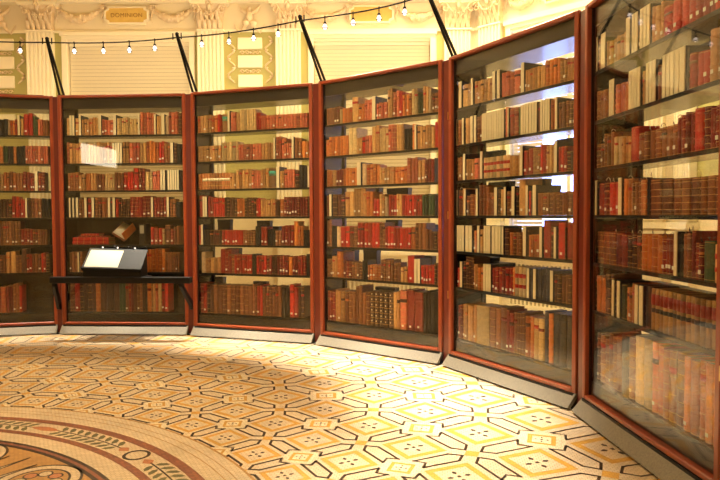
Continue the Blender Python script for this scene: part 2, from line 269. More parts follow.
FM = dict(base=floor_mat('mosaic_cream', (.70, .57, .40), (.63, .50, .33), (.40, .29, .16)),
          pale=floor_mat('mosaic_pale', (.80, .69, .48), (.74, .62, .41), (.48, .36, .22)),
          yellow=floor_mat('mosaic_yellow', (.70, .39, .07), (.62, .33, .055), (.45, .25, .06)),
          dark=floor_mat('mosaic_dark', (.032, .016, .008), (.06, .03, .014), (.05, .028, .014)),
          red=floor_mat('mosaic_red', (.33, .11, .05), (.24, .075, .04), (.15, .07, .04)),
          rose=floor_mat('mosaic_rose', (.58, .22, .09), (.52, .19, .08), (.35, .15, .07)),
          green=floor_mat('mosaic_green', (.17, .16, .06), (.13, .12, .05), (.12, .1, .05)),
          amber=floor_mat('mosaic_amber', (.52, .29, .09), (.45, .24, .07), (.32, .17, .06)))
fl = MB()
fl.add([(-9.5, -8, 0), (6, -8, 0), (6, 10.5, 0), (-9.5, 10.5, 0)], [(0, 1, 2, 3)], FM['base'])
fl.add([(-9.5, -8, -.1), (6, -8, -.1), (6, 10.5, -.1), (-9.5, 10.5, -.1)], [(3, 2, 1, 0)], FM['base'])
L1, L2, L3, L4 = .0006, .0012, .0018, .0024
def fpoly(pts, z, mat):
    ar = sum(pts[i-1][0]*pts[i][1]-pts[i][0]*pts[i-1][1] for i in range(len(pts)))
    if ar < 0: pts = pts[::-1]
    fl.add([(x, y, z) for x, y in pts], [tuple(range(len(pts)))], mat)
def fring(u, v, ho, hi, z, mat, diamond=False):
    k = [(1, 0), (0, 1), (-1, 0), (0, -1)] if diamond else [(1, 1), (-1, 1), (-1, -1), (1, -1)]
    for i in range(4):
        a, b = k[i], k[(i+1) % 4]
        fpoly([pol(u+a[0]*ho, v+a[1]*ho), pol(u+b[0]*ho, v+b[1]*ho), pol(u+b[0]*hi, v+b[1]*hi), pol(u+a[0]*hi, v+a[1]*hi)], z, mat)
def fline(a, b, wd, z, mat):
    (x0, y0), (x1, y1) = a, b; d = math.hypot(x1-x0, y1-y0); 
    if d < 1e-6: return
    dx, dy = (x1-x0)/d, (y1-y0)/d; nx, ny = -dy*wd/2, dx*wd/2; e = wd*.4
    fpoly([(x0-dx*e+nx, y0-dy*e+ny), (x0-dx*e-nx, y0-dy*e-ny), (x1+dx*e-nx, y1+dy*e-ny), (x1+dx*e+nx, y1+dy*e+ny)][::-1][::-1], z, mat)
LW = .017
for v in range(-4, 6):
    for u in range(48):
        px, py = pol(u, v)
        if not (-8.4 < px < 4.5 and -4 < py < 9.6): continue
        if v > -4:
            fring(u, v, .295, .215, L1, FM['yellow'])
            fpoly([pol(u+a*.022, v+b*.022) for a, b in ((1, 1), (-1, 1), (-1, -1), (1, -1))], L1, FM['dark'])
            for a, b in ((1, 0), (0, 1), (-1, 0), (0, -1)):     # four leaf-shaped dots
                fpoly([pol(u+a*.065, v+b*.065), pol(u+a*.10+b*.028, v+b*.10+a*.028), pol(u+a*.145+b*.012, v+b*.145+a*.012), pol(u+a*.145-b*.012, v+b*.145-a*.012), pol(u+a*.10-b*.028, v+b*.10-a*.028)], L1, FM['dark'])
        # node at the upper right corner: framed tablet or small amber knot, alternately
        par = (u+v+1) % 2
        nu, nv = u+.5, v+.5
        if nv > -4:
            if par == 0:
                fpoly([pol(nu+a*.36, nv+b*.36) for a, b in ((1, 0), (0, 1), (-1, 0), (0, -1))], L1, FM['pale'])
                for q in (.30, .335): fring(nu, nv, q, q-.006, L2, FM['base'], True)
                fring(nu, nv, .215, .145, L2, FM['yellow'], True)
                for a, b in ((1, 1), (-1, -1), (1, -1), (-1, 1)):
                    fpoly([pol(nu+a*.03, nv+b*.03), pol(nu+a*.055, nv+b*.035), pol(nu+a*.06, nv+b*.055), pol(nu+a*.035, nv+b*.055)], L2, FM['dark'])
                fpoly([pol(nu+a*.015, nv+b*.015) for a, b in ((1, 1), (-1, 1), (-1, -1), (1, -1))], L2, FM['dark'])
            else:
                fpoly([pol(nu+a*.11, nv+b*.11) for a, b in ((1, 0), (0, 1), (-1, 0), (0, -1))], L1, FM['yellow'])
        # ribbons along the two edges that start at this node
        for (eu, ev) in ((1, 0), (0, 1)):
            if par == 0: R0 = (nu, nv); d = (eu, ev)
            else: R0 = (nu+eu, nv+ev); d = (-eu, -ev)
            if R0[1] < -4.1 or R0[1]+d[1] < -4.1 or R0[1] > 5.4 or R0[1]+d[1] > 5.4: continue
            q = (d[1], d[0])
            pts = [(.25, .115), (.745, .115), (.87, 0), (.745, -.115), (.25, -.115), (.345, 0)]
            pp = [pol(R0[0]+d[0]*t+q[0]*s, R0[1]+d[1]*t+q[1]*s) for t, s in pts]
            for i in range(6): fline(pp[i], pp[(i+1) % 6], LW, L1, FM['dark'])
# great roundel
def disc(r0, r1, z, mat, n=120):
    for i in range(n):
        a, b = 2*PI*i/n, 2*PI*(i+1)/n
        pts = [(FC[0]+r*math.cos(t), FC[1]+r*math.sin(t)) for r, t in ((r1, a), (r1, b), (r0, b), (r0, a))]
        if r0 < 1e-4: pts = pts[:3]
        fpoly(pts, z, mat)
disc(0, 2.66, L2+.0003, FM['base'])
disc(2.645, 2.66, L3, FM['amber']); disc(2.52, 2.526, L3, FM['amber']); disc(2.575, 2.58, L3, FM['amber'])
disc(2.375, 2.435, L3, FM['red']); disc(2.155, 2.205, L3, FM['red'])
disc(0, 2.03, L3, FM['amber']); disc(1.965, 2.035, L4, FM['dark']); disc(1.99, 2.012, L4+.0004, FM['red'])
def fp(r, a): return (FC[0]+r*math.cos(a), FC[1]+r*math.sin(a))
for k in range(8):                                         # laurel band: rings, roses and sprigs
    a0 = math.radians(47.1)+k*2*PI/8
    n = 24
    c = fp(2.29, a0)
    for i in range(n):
        t, s = 2*PI*i/n, 2*PI*(i+1)/n
        fpoly([(c[0]+r*math.cos(w), c[1]+r*math.sin(w)) for r, w in ((.080, t), (.080, s), (.060, s), (.060, t))], L4, FM['dark'])
    for sg in (1, -1):
        rc = a0+sg*.062
        fpoly([fp(2.29, rc-.022), fp(2.325, rc), fp(2.29, rc+.022), fp(2.255, rc)], L4, FM['rose'])
        for j in range(9):
            am = a0+sg*(.095+j*.029)
            for q, r0 in ((1, 2.295), (-1, 2.285)):
                pp = [fp(r0, am), fp(r0+q*.018, am+sg*.011), fp(r0+q*.048, am+sg*.020), fp(r0+q*.072, am+sg*.020), fp(r0+q*.062, am+sg*.006), fp(r0+q*.030, am-sg*.003)]
                fpoly(pp if sg*q < 0 else pp[::-1], L4, FM['green'])
        aa = [a0+sg*(.075+j*.03) for j in range(10)]
        for j in range(9): fline(fp(2.29, aa[j]), fp(2.29, aa[j+1]), .010, L4, FM['dark'])
    ac = a0+PI/8
    fpoly([fp(2.325, ac), fp(2.315, ac+.03), fp(2.29, ac+.05), fp(2.265, ac+.03), fp(2.255, ac), fp(2.265, ac-.03), fp(2.29, ac-.05), fp(2.315, ac-.03)], L4, FM['rose'])
for k in range(16):                                        # small wave roundels and rays inside
    a0 = math.radians(48.5)+k*2*PI/16
    c = fp(1.755, a0)
    for r0, r1, mt, z in ((0, .225, 'dark', L4), (0, .21, 'base', L4+.0003), (0, .165, 'dark', L4+.0006), (0, .152, 'amber', L4+.0009)):
        n = 36; fl.add([(c[0]+r1*math.cos(2*PI*i/n), c[1]+r1*math.sin(2*PI*i/n), z) for i in range(n)], [tuple(range(n))], FM[mt])
    for j in range(8):
        w = 2*PI*j/8; cc = (c[0]+.095*math.cos(w), c[1]+.095*math.sin(w)); n = 12
        fl.add([(cc[0]+.040*math.cos(2*PI*i/n), cc[1]+.040*math.sin(2*PI*i/n), L4+.0010) for i in range(n)], [tuple(range(n))], FM['dark'])
        fl.add([(cc[0]+.031*math.cos(2*PI*i/n), cc[1]+.031*math.sin(2*PI*i/n), L4+.0013) for i in range(n)], [tuple(range(n))], FM['rose' if j % 2 else 'base'])
    for j in (-1, 0, 1):
        am = a0+PI/16+j*.07
        fpoly([fp(1.22, am-.035), fp(1.22, am+.035), fp(1.90-.04*abs(j), am)][::-1], L4+.0002, FM['base'])
        fline(fp(1.22, am-.035), fp(1.90-.04*abs(j), am), .012, L4+.0004, FM['dark']); fline(fp(1.90-.04*abs(j), am), fp(1.22, am+.035), .012, L4+.0004, FM['dark'])
disc(.9, 1.16, L4, FM['base']); disc(1.1, 1.13, L4+.0004, FM['dark']); disc(.93, .96, L4+.0004, FM['dark'])
for k in range(24):
    fpoly([fp(.85, k*PI/12-.1), fp(.85, k*PI/12+.1), fp(.25, k*PI/12)][::-1][::-1], L4, FM['base' if k % 2 else 'red'])
floor_o = fl.build('floor'); tag(floor_o, kind='structure')

# ------------------------------------------------------------------ outer walls (octagonal hall)
C0 = Vector((1.704, 9.5)); S = math.sqrt(.5)
C1 = C0+Vector((S, -S))*2.83
corners = [Vector((-6.7, 9.5)), C0, C1, Vector((C1.x, -4.6)), Vector((C1.x-2, -6.6)), Vector((-6.7, -6.6)), Vector((-8.7, -4.6)), Vector((-8.7, 7.5))]
CEIL = 6.2
wall_names = ['wall_front', 'wall_front_right', 'wall_right', 'wall_back_right', 'wall_back', 'wall_back_left', 'wall_left', 'wall_front_left']
# holes (u along the wall from its first corner, seen from inside going clockwise)
def wall_frame(k):
    a, b = corners[k], corners[(k+1) % 8]; d = (b-a); L = d.length; d.normalize()
    # local x along a->b, local y pointing out of the room
    ang = math.atan2(d.y, d.x)
    return Matrix.Translation((a.x, a.y, 0)) @ Matrix.Rotation(ang, 4, 'Z'), L
# corners run clockwise seen from above, so local +y (left of direction) points outward
openings = {0: [(8.404-2.37, 8.404-.66, .85, 3.98), (8.404-5.98, 8.404-4.19, .85, 3.98)], 1: [(.62, 2.22, .85, 3.98)], 6: [(.60, 2.85, 2.85, 3.42)]}
WF = {}
for k in range(8):
    F, L = wall_frame(k); WF[k] = (F, L)
    wb = MB(); T = .25
    ops = sorted(openings.get(k, [])); x = 0
    wb_m = M['plaster'] if k != 0 else M['plaster']
    for (a, b, z0, z1) in ops:
        wb.box((x, 0, 0), (a, T, CEIL), wb_m); wb.box((a, 0, 0), (b, T, z0), wb_m); wb.box((a, 0, z1), (b, T, CEIL), wb_m); x = b
    wb.box((x, 0, 0), (L, T, CEIL), wb_m)
    o = wb.build(wall_names[k]); o.matrix_world = F; tag(o, kind='structure')
    WF[k] = (F, L, o)
cb = MB(); cb.add([(*c, CEIL) for c in corners], [tuple(range(8))], M['plaster_light']); cb.add([(*c, CEIL+.1) for c in corners], [tuple(range(7, -1, -1))], M['plaster_light'])
tag(cb.build('ceiling'), kind='structure')
TR = [0]
def trim(F, mb):
    TR[0] += 1; o = mb.build('trim_%d' % TR[0]); o.matrix_world = F; tag(o, kind='structure'); return o

# --- pilasters: pedestal, base, fluted shaft and leafy capital, front faces project into the room (local -y)
def pilaster(F, x0, x1):
    w = x1-x0; cx = (x0+x1)/2; d = .09
    pb = MB()
    pb.box((x0-.02, -d-.03, .0), (x1+.02, 0, .16), M['plaster_light']); pb.box((x0-.01, -d-.015, .16), (x1+.01, 0, .20), M['plaster_light'])
    pb.box((x0, -d, .20), (x1, 0, 1.12), M['plaster_light'])
    root = trim(F, pb)
    bm = MB()
    for z0, z1, e in ((1.12, 1.19, .05), (1.19, 1.215, .03), (1.215, 1.29, .062), (1.29, 1.315, .02), (1.315, 1.365, .04), (1.365, 1.385, .015)):
        bm.box((x0-e, -d-e, z0), (x1+e, 0, z1), M['plaster_light'])
    bm.build('base_moulding', root)
    sb = MB(); n = 6; gp = w/(n*2+1)                      # flutes are real grooves in the shaft
    prof = [(x0, 0), (x0, -d)]
    for i in range(n):
        a = x0+gp*(2*i+.9); 
        prof += [(a, -d), (a+gp*.25, -d+.018), (a+gp*.6, -d+.026), (a+gp*.95, -d+.018), (a+gp*1.2, -d)]
    prof += [(x1, -d), (x1, 0)]
    sb.prism(prof, 1.385, 4.08, M['plaster_light']); sb.build('fluted_shaft', root)
    c = MB()
    c.box((x0-.015, -d-.015, 4.08), (x1+.015, 0, 4.105), M['plaster_light'])
    c.loft([[(x0+.01-e, 0, z), (x0+.01-e, -d-e, z), (x1-.01+e, -d-e, z), (x1-.01+e, 0, z)] for z, e in ((4.105, 0), (4.3, .005), (4.4, .03), (4.45, .06))], M['plaster_ornament'], smooth=False)
    c.box((x0-.09, -d-.07, 4.45), (x1+.09, 0, 4.50), M['plaster_light'])
    def leaf(px, z, hw, h, out):
        rings = []
        for t in (0, .3, .6, .85, 1.0):
            ww = hw*(1-.55*t*t); yy = -d-.012-out*t*t*1.6; zz = z+h*(t if t < .9 else .93)
            rings.append([(px-ww, yy+.012, zz), (px-ww*.5, yy-.008, zz+.004), (px, yy-.002, zz+.01), (px+ww*.5, yy-.008, zz+.004), (px+ww, yy+.012, zz), (px, yy+.02, zz-.005)])
        c.loft(rings, M['plaster_ornament'])
    for j in range(5): leaf(x0+w*(j+.5)/5, 4.105, w*.10, .13, .03)
    for j in range(4): leaf(x0+w*(j+1)/5, 4.16, w*.11, .19, .045)
    for sg in (-1, 1):                                      # corner volutes
        pts = []
        for j in range(22):
            t = j/21*2.4*PI; r = .075*(1-j/26)
            pts.append((cx+sg*(w/2+.0)+sg*r*math.cos(t+.6)*.9, -d-.05, 4.375+r*math.sin(t+.6)))
        c.tube(pts, [.017*(1-j/34) for j in range(22)], M['plaster_ornament'], 6)
        c.tube([(cx+sg*.03, -d-.03, 4.25), (cx+sg*w*.25, -d-.05, 4.33), (cx+sg*w*.42, -d-.05, 4.42)], .014, M['plaster_ornament'], 6)
    for j in range(9):                                      # bead swag under a central flame
        t = j/8-.5; c.ball((cx+t*w*.8, -d-.055, 4.30+t*t*.26), .017, M['plaster_ornament'], n=7, m=4)
    c.ball((cx, -d-.05, 4.42), .035, M['plaster_ornament'], sz=1.6, n=8, m=6)
    c.tube([(cx-.04, -d-.06, 4.44), (cx-.015, -d-.07, 4.49), (cx, -d-.06, 4.56)], [.014, .018, .004], M['plaster_ornament'], 6)
    c.tube([(cx+.04, -d-.06, 4.44), (cx+.015, -d-.07, 4.49), (cx, -d-.06, 4.56)], [.014, .018, .004], M['plaster_ornament'], 6)
    c.build('capital', root)
    return root

def window(num, F, a, b, blind_bottom, daylight):
    """moulded frame, slatted blind, sill, radiator grille below"""
    mb = MB(); fr = .075; z0, z1 = .85, 3.98
    mb.box((a-fr, -.05, z0-.02), (a, .06, z1), M['plaster_light']); mb.box((b, -.05, z0-.02), (b+fr, .06, z1), M['plaster_light'])
    mb.box((a-fr, -.05, z1), (b+fr, .06, z1+.05), M['plaster_light']); mb.box((a-fr-.02, -.075, z1+.05), (b+fr+.02, .03, z1+.10), M['plaster_light'])
    mb.box((a+.0, -.02, z1-.04), (b-.0, .1, z1), M['plaster_light'])
    root = mb.build('window_%d' % num); root.matrix_world = F; tag(root, kind='structure')
    s = MB(); s.box((a-.1, -.14, .80), (b+.1, .06, .85), M['plaster_light']); s.box((a-.08, -.10, .76), (b+.08, .0, .80), M['plaster_light']); s.build('sill', root)
    g = MB()
    n = int((b-a)/.06)
    for i in range(n): x = a+(b-a)*(i+.5)/n; g.box((x-.014, -.09, .12), (x+.014, -.02, .72), M['plaster_light'])
    g.box((a, -.10, .70), (b, -.0, .76), M['plaster_light']); g.box((a, -.10, .06), (b, -.0, .14), M['plaster_light']); g.build('radiator_grille', root)
    bl = MB(); z = blind_bottom; full_a, full_b = a, b
    if daylight:
        mid = a+.29*(b-a); zz = .87
        while zz < z1-.05:
            bl.add([(a+.01, .050, zz), (mid, .050, zz), (mid, .030, zz+.046), (a+.01, .030, zz+.046), (a+.01, .054, zz), (mid, .054, zz), (mid, .034, zz+.046), (a+.01, .034, zz+.046)],
                   [(0, 1, 2, 3), (7, 6, 5, 4), (0, 4, 5, 1), (2, 6, 7, 3), (0, 3, 7, 4), (1, 5, 6, 2)], M['blind']); zz += .054
        a = mid+.01
    while z < z1-.05:
        bl.add([(a+.01, .050, z), (b-.01, .050, z), (b-.01, .030, z+.046), (a+.01, .030, z+.046), (a+.01, .054, z), (b-.01, .054, z), (b-.01, .034, z+.046), (a+.01, .034, z+.046)],
               [(0, 1, 2, 3), (7, 6, 5, 4), (0, 4, 5, 1), (2, 6, 7, 3), (0, 3, 7, 4), (1, 5, 6, 2)], M['blind']); z += .054
    bl.box((a+.005, .02, z1-.09), (b-.005, .07, z1-.04), M['plaster_light']); bl.box((a+.005, .035, blind_bottom-.03), (b-.005, .06, blind_bottom), M['plaster_light'])
    bl.build('blind', root); a, b = full_a, full_b
    p = MB(); p.box((a, .10 if not daylight else .17, z0), (b, .11 if not daylight else .18, z1), M['daylight'] if daylight else M['pane_dark']); p.build('pane', root)
    if daylight:
        mm = MB(); mx = (a+b)/2; mm.box((mx-.025, .12, z0), (mx+.025, .165, z1), M['plaster_light'])
        for zz in (1.55, 2.25, 2.95): mm.box((a, .13, zz-.012), (b, .165, zz+.012), M['plaster_light'])
        mm.build('muntin', root)
    return root

def rope(mb, p0, p1, sag, r, y, k=15, mat=None):
    for i in range(k):
        t = i/(k-1); x = p0[0]+(p1[0]-p0[0])*t; z = p0[1]+(p1[1]-p0[1])*t-sag*4*t*(1-t)
        rr = r*(.55+.9*math.sin(PI*t))
        mb.ball((x, y-rr*.4, z), rr, mat or M['plaster_ornament'], sx=rnd.uniform(.8, 1.2), sz=rnd.uniform(.8, 1.25), n=7, m=4)
        mb.ball((x+rnd.uniform(-.5, .5)*rr, y-rr*.9, z+rnd.uniform(-.8, .8)*rr), rr*.5, mat or M['plaster_ornament'], n=6, m=4)

def plaque(F, wall, cx, text):
    """ochre tablet with notched ends, raised surround and cut letters, as child parts of the wall"""
    hw, hh = .30, .105; z = 4.325
    out = [(-hw, -.055), (-hw+.045, -.075), (-hw+.05, -hh), (hw-.05, -hh), (hw-.045, -.075), (hw, -.055), (hw, .055), (hw-.045, .075), (hw-.05, hh), (-hw+.05, hh), (-hw+.045, .075), (-hw, .055)]
    m = MB(); mx = Matrix.Translation((cx, 0, z)) @ Matrix.Rotation(PI/2, 4, 'X')
    m.prism(out, .0, .035, M['ochre'], mx=mx); pl = m.build('plaque', wall)
    s = MB(); o2 = [(x*1.09, y*1.22) for x, y in out]; n = len(out)
    for i in range(n):
        j = (i+1) % n
        for q0, q1 in (((0), (1)),):
            vs = [(*o2[i], 0), (*o2[j], 0), (*out[j], 0), (*out[i], 0), (*o2[i], .045), (*o2[j], .045), (*out[j], .05), (*out[i], .05)]
            s.add(vs, [(0, 3, 2, 1), (4, 5, 6, 7), (0, 1, 5, 4), (1, 2, 6, 5), (2, 3, 7, 6), (3, 0, 4, 7)], M['plaster_light'], mx=mx)
    s.build('plaque_surround', pl)
    if text:
        cu = bpy.data.curves.new('lettering', 'FONT'); cu.body = text; cu.size = .085; cu.align_x = 'CENTER'; cu.align_y = 'CENTER'; cu.extrude = .002; cu.space_character = 1.08
        tmp = bpy.data.objects.new('tmp', cu); COL.objects.link(tmp)
        me = bpy.data.meshes.new_from_object(tmp.evaluated_get(bpy.context.evaluated_depsgraph_get())); bpy.data.objects.remove(tmp)
        me.materials.clear(); me.materials.append(M['letter']); me.name = 'lettering'
        t = bpy.data.objects.new('lettering', me); COL.objects.link(t); t.parent = pl
        t.matrix_local = Matrix.Translation((cx, -.037, z)) @ Matrix.Rotation(PI/2, 4, 'X')
    return pl

def garlands(F, wall, a, b, cx):
    g = MB()
    for x0, x1 in ((a+.05, cx-.36), (cx+.36, b-.05)):
        rope(g, (x0, 4.44), (x1, 4.44), .17, .040, -.01, 19)
        for x in (x0, x1):
            g.ball((x, -.03, 4.45), .035, M['plaster_ornament'], n=8, m=5)
            g.tube([(x, -.02, 4.44), (x+.02, -.03, 4.36), (x-.015, -.02, 4.29), (x+.01, -.015, 4.22)], [.012, .015, .012, .004], M['plaster_ornament'], 6)
            g.tube([(x, -.02, 4.46), (x+.05, -.03, 4.48), (x+.09, -.02, 4.46)], .009, M['plaster_ornament'], 5)
    g.build('garland', wall)

def panel(F, wall, a, b, z0=1.4, z1=4.12):
    m = MB(); m.box((a, -.006, z0), (b, .0, z1), M['olive']); m.build('painted_panel', wall)

F0, L0, wall0 = WF[0]; X = lambda u: L0-u            # u measured from the right hand corner, as surveyed
for u0, u1 in ((.08, .46), (2.56, 2.92), (3.69, 4.06), (6.17, 6.55)): pilaster(F0, X(u1), X(u0))
for u0, u1 in ((.46, .56), (2.46, 2.56), (2.92, 3.69), (4.06, 4.12), (6.06, 6.17), (6.55, 7.35)): panel(F0, wall0, X(u1), X(u0))
window(1, F0, X(2.37), X(.66), .87, False); window(2, F0, X(5.98), X(4.19), .87, False)
plaque(F0, wall0, X(1.52), ''); plaque(F0, wall0, X(5.10), 'DOMINION')
garlands(F0, wall0, X(2.56), X(.46), X(1.52)); garlands(F0, wall0, X(6.17), X(4.06), X(5.10))
def tablets(wall, cx):
    """stone tablets with leafy strips between and ribbon scrolls either side"""
    m = MB()
    for z0, z1 in ((3.83, 4.0), (3.56, 3.74), (3.28, 3.46), (3.0, 3.18), (2.72, 2.9)): m.bev((cx-.18, -.03, z0), (cx+.18, 0, z1), .008, M['plaster_light'])
    m.build('tablet', wall)
    s = MB()
    for zc in (3.785, 3.51, 3.23, 2.95):
        for sg in (-1, 1):
            for q in (.045, .115):
                pts = [(cx+sg*(q+.035*math.cos(t)*(1-j/14)), -.012, zc+.028*math.sin(t)*(1-j/14)) for j, t in enumerate([k*.75 for k in range(10)])]
                s.tube(pts, .008, M['plaster_ornament'], 5)
        s.ball((cx, -.012, zc), .02, M['plaster_ornament'], n=7, m=4)
    for sg in (-1, 1):
        pts = [(cx+sg*(.275+.055*math.sin(k*.62)), -.012, 4.02-k*.025) for k in range(28)]
        s.tube(pts, [.013]*27+[.004], M['plaster_ornament'], 6)
        for k in range(5): s.ball((cx+sg*(.275+.03*(-1)**k), -.015, 3.95-k*.13), .024, M['plaster_ornament'], sz=.7, n=7, m=4)
    s.build('scroll_ornament', wall)
    f = MB()                                               # seated winged figure relief above the tablets
    f.ball((cx, -.05, 4.40), .035, M['plaster_ornament'], sz=1.2); f.ball((cx, -.05, 4.29), .055, M['plaster_ornament'], sz=1.5)
    f.ball((cx-.05, -.05, 4.20), .045, M['plaster_ornament'], sx=1.3); f.ball((cx+.05, -.05, 4.20), .045, M['plaster_ornament'], sx=1.3)
    for sg in (-1, 1):
        f.tube([(cx+sg*.04, -.05, 4.34), (cx+sg*.11, -.06, 4.38), (cx+sg*.15, -.04, 4.46)], [.03, .028, .008], M['plaster_ornament'], 7)
        f.tube([(cx+sg*.05, -.05, 4.20), (cx+sg*.09, -.04, 4.12), (cx+sg*.16, -.03, 4.06)], [.03, .022, .008], M['plaster_ornament'], 7)
        f.tube([(cx+sg*.16, -.02, 4.08), (cx+sg*.2, -.03, 4.14), (cx+sg*.22, -.02, 4.2)], [.02, .014, .004], M['plaster_ornament'], 6)
    f.build('relief_figure', wall)
tablets(wall0, X(3.305)); tablets(wall0, X(6.95))
F1_, L1_, wall1 = WF[1]
for a, b in ((.12, .48), (2.34, 2.70)): pilaster(F1_, a, b)
panel(F1_, wall1, .48, .55); panel(F1_, wall1, 2.29, 2.34)
window(3, F1_, .62, 2.22, 2.75, True)
plaque(F1_, wall1, 1.42, ''); garlands(F1_, wall1, .48, 2.34, 1.42)
F2_, L2_, wall2 = WF[2]
for a, b in ((.10, .46), (2.6, 2.96)): pilaster(F2_, a, b)
panel(F2_, wall2, .46, 2.6)
F7, L7, wall7 = WF[7]
for a, b in ((.1, .46), (2.3, 2.66)): pilaster(F7, a, b)
# entablature over the three seen walls: frieze foot, dentils, cornice
for k in (7, 0, 1, 2):
    F, L, wo = WF[k]; m = MB()
    m.box((0, -.03, 4.08), (L, 0, 4.12), M['plaster_light'])
    m.box((0, -.10, 4.50), (L, 0, 4.54), M['plaster_light'])
    nd = int(L/.07)
    for i in range(nd): m.box((i*.07+.01, -.15, 4.54), (i*.07+.045, 0, 4.58), M['plaster_light'])
    m.box((0, -.17, 4.58), (L, 0, 4.64), M['plaster_light']); m.box((0, -.26, 4.64), (L, 0, 4.72), M['plaster_light']); m.box((0, -.34, 4.72), (L, 0, 4.80), M['plaster_light'])
    trim(F, m)
for k in (0, 1, 2, 7):
    F, L, wo = WF[k]; m = MB(); m.box((0, -.03, 0), (L, 0, .16), M['plaster_light']); m.box((0, -.02, .16), (L, 0, .19), M['plaster_light'])
    o = m.build('baseboard_'+['front', 'front_right', 'right', '', '', '', '', 'front_left'][k]); o.matrix_world = F; tag(o, kind='structure')
# high glowing opening behind the viewer, added for its reflection in the glass
F6, L6, wall6 = WF[6]
m = MB(); a, b = .60, 2.85
for q in ((a-.06, 2.79, b+.06, 2.85), (a-.06, 3.42, b+.06, 3.48), (a-.06, 2.85, a, 3.42), (b, 2.85, b+.06, 3.42)): m.box((q[0], -.04, q[1]), (q[2], .06, q[3]), M['plaster_light'])
o = m.build('window_4'); o.matrix_world = F6; tag(o, kind='structure')
m = MB(); m.box((a, .12, 2.85), (b, .13, 3.42), M['reflection_glow']); m.build('pane', o)

# ------------------------------------------------------------------ glazed cases
CASE_LABEL = ['leftmost tall mahogany bookcase with glass front, cut by the photo edge', 'mahogany glass bookcase behind the black lectern and leaning rail',
              'mahogany glass bookcase just right of the one behind the lectern', 'mahogany glass bookcase in the middle, third from right, backed by a white blind',
              'mahogany glass bookcase full of cream spines, with bluish daylight behind', 'rightmost and nearest mahogany glass bookcase, cut by the photo edge']
cases = []
for i, (x, y, a) in enumerate(CASES):
    root = empty('display_case', (x, y, 0), a); tag(root, CASE_LABEL[i], 'bookcase', 'glazed bookcases standing in a ring'); cases.append(root)
    fw = .042
    m = MB()
    m.bev((0, -.012, ZB), (fw, .05, ZT), .006, M['mahogany']); m.bev((W-fw, -.012, ZB), (W, .05, ZT), .006, M['mahogany'])
    m.bev((fw, -.012, ZB), (W-fw, .05, ZB+.032), .006, M['mahogany']); m.bev((fw, -.012, ZT-.032), (W-fw, .05, ZT), .006, M['mahogany'])
    m.build('frame', root)
    for xg in (fw, W-fw-.010):
        m = MB(); m.box((xg, .020, ZB+.032), (xg+.010, .038, ZT-.032), M['black_metal']); m.build('gasket', root)
    m = MB(); m.box((fw+.010, .024, ZB+.032), (W-fw-.010, .030, ZT-.032), M['glass']); m.build('glass_front', root)
    m = MB(); m.box((fw, .034, 2.652), (W-fw, .045, ZT-.032), M['black_panel']); m.build('header_panel', root)
    m = MB(); m.box((fw, .034, ZB+.032), (W-fw, .045, .242), M['black_panel']); m.build('bottom_panel', root)
    for s in (0, 1):
        m = MB(); xx = .004 if s == 0 else W-.034
        m.box((xx, .05, ZB), (xx+.030, DEPTH, ZT-.02), M['lining']); m.build('side_panel', root)
    m = MB(); m.box((.034, .034, 2.655), (W-.034, DEPTH, 2.675), M['smoked']); m.build('inner_roof', root)
    m = MB(); m.box((.004, .05, ZT-.02), (W-.004, DEPTH, ZT), M['mahogany_dark']); m.build('top_board', root)
    m = MB(); m.box((.034, .034, .235), (W-.034, DEPTH, .258), M['lining']); m.build('bottom_deck', root)
    m = MB(); m.box((.034, DEPTH-.03, ZB), (W-.034, DEPTH, .235), M['black_panel']); m.box((.034, DEPTH-.03, 2.675), (W-.034, DEPTH, ZT-.02), M['black_panel'])
    m.box((.034, DEPTH-.03, .235), (.055, DEPTH, 2.68), M['black_panel']); m.box((W-.055, DEPTH-.03, .235), (W-.034, DEPTH, 2.68), M['black_panel']); m.build('back_frame', root)
    m = MB(); m.box((.055, DEPTH-.018, .258), (W-.055, DEPTH-.012, 2.675), M['glass']); m.build('glass_back', root)
    for z in SHELF[:6]:
        m = MB(); m.box((.036, .045, z-.010), (W-.036, DEPTH-.035, z), M['smoked']); m.box((.036, .036, z-.022), (W-.036, .045, z), M['black_metal']); m.build('shelf', root)
    m = MB(); d = .088                                     # sloping stone plinth with a chamfered foot
    m.add([(0, -.006, ZB), (W, -.006, ZB), (W-.004, -d, .016), (.004, -d, .016), (0, .03, ZB), (W, .03, ZB), (W-.004, -d+.03, .008), (.004, -d+.03, .008)],
          [(0, 3, 2, 1), (4, 5, 6, 7), (0, 1, 5, 4), (3, 7, 6, 2), (0, 4, 7, 3), (1, 2, 6, 5)], M['stone']); m.build('plinth_slab', root)
    m = MB(); m.box((.02, -.02, 0), (W-.02, DEPTH-.02, ZB), M['black_metal']); m.build('kick_base', root)
    if i in (4, 5):
        for z in (.62, 1.35, 2.25):
            m = MB(); m.box((-.004 if i == 4 else W-.002, -.016, z), (.004 if i == 4 else W+.006, .03, z+.07), M['brass']); m.build('hinge', root)
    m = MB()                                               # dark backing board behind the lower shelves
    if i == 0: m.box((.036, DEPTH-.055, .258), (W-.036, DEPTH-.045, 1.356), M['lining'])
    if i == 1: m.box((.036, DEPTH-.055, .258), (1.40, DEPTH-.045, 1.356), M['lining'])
    if m.v: m.build('backing_board', root)

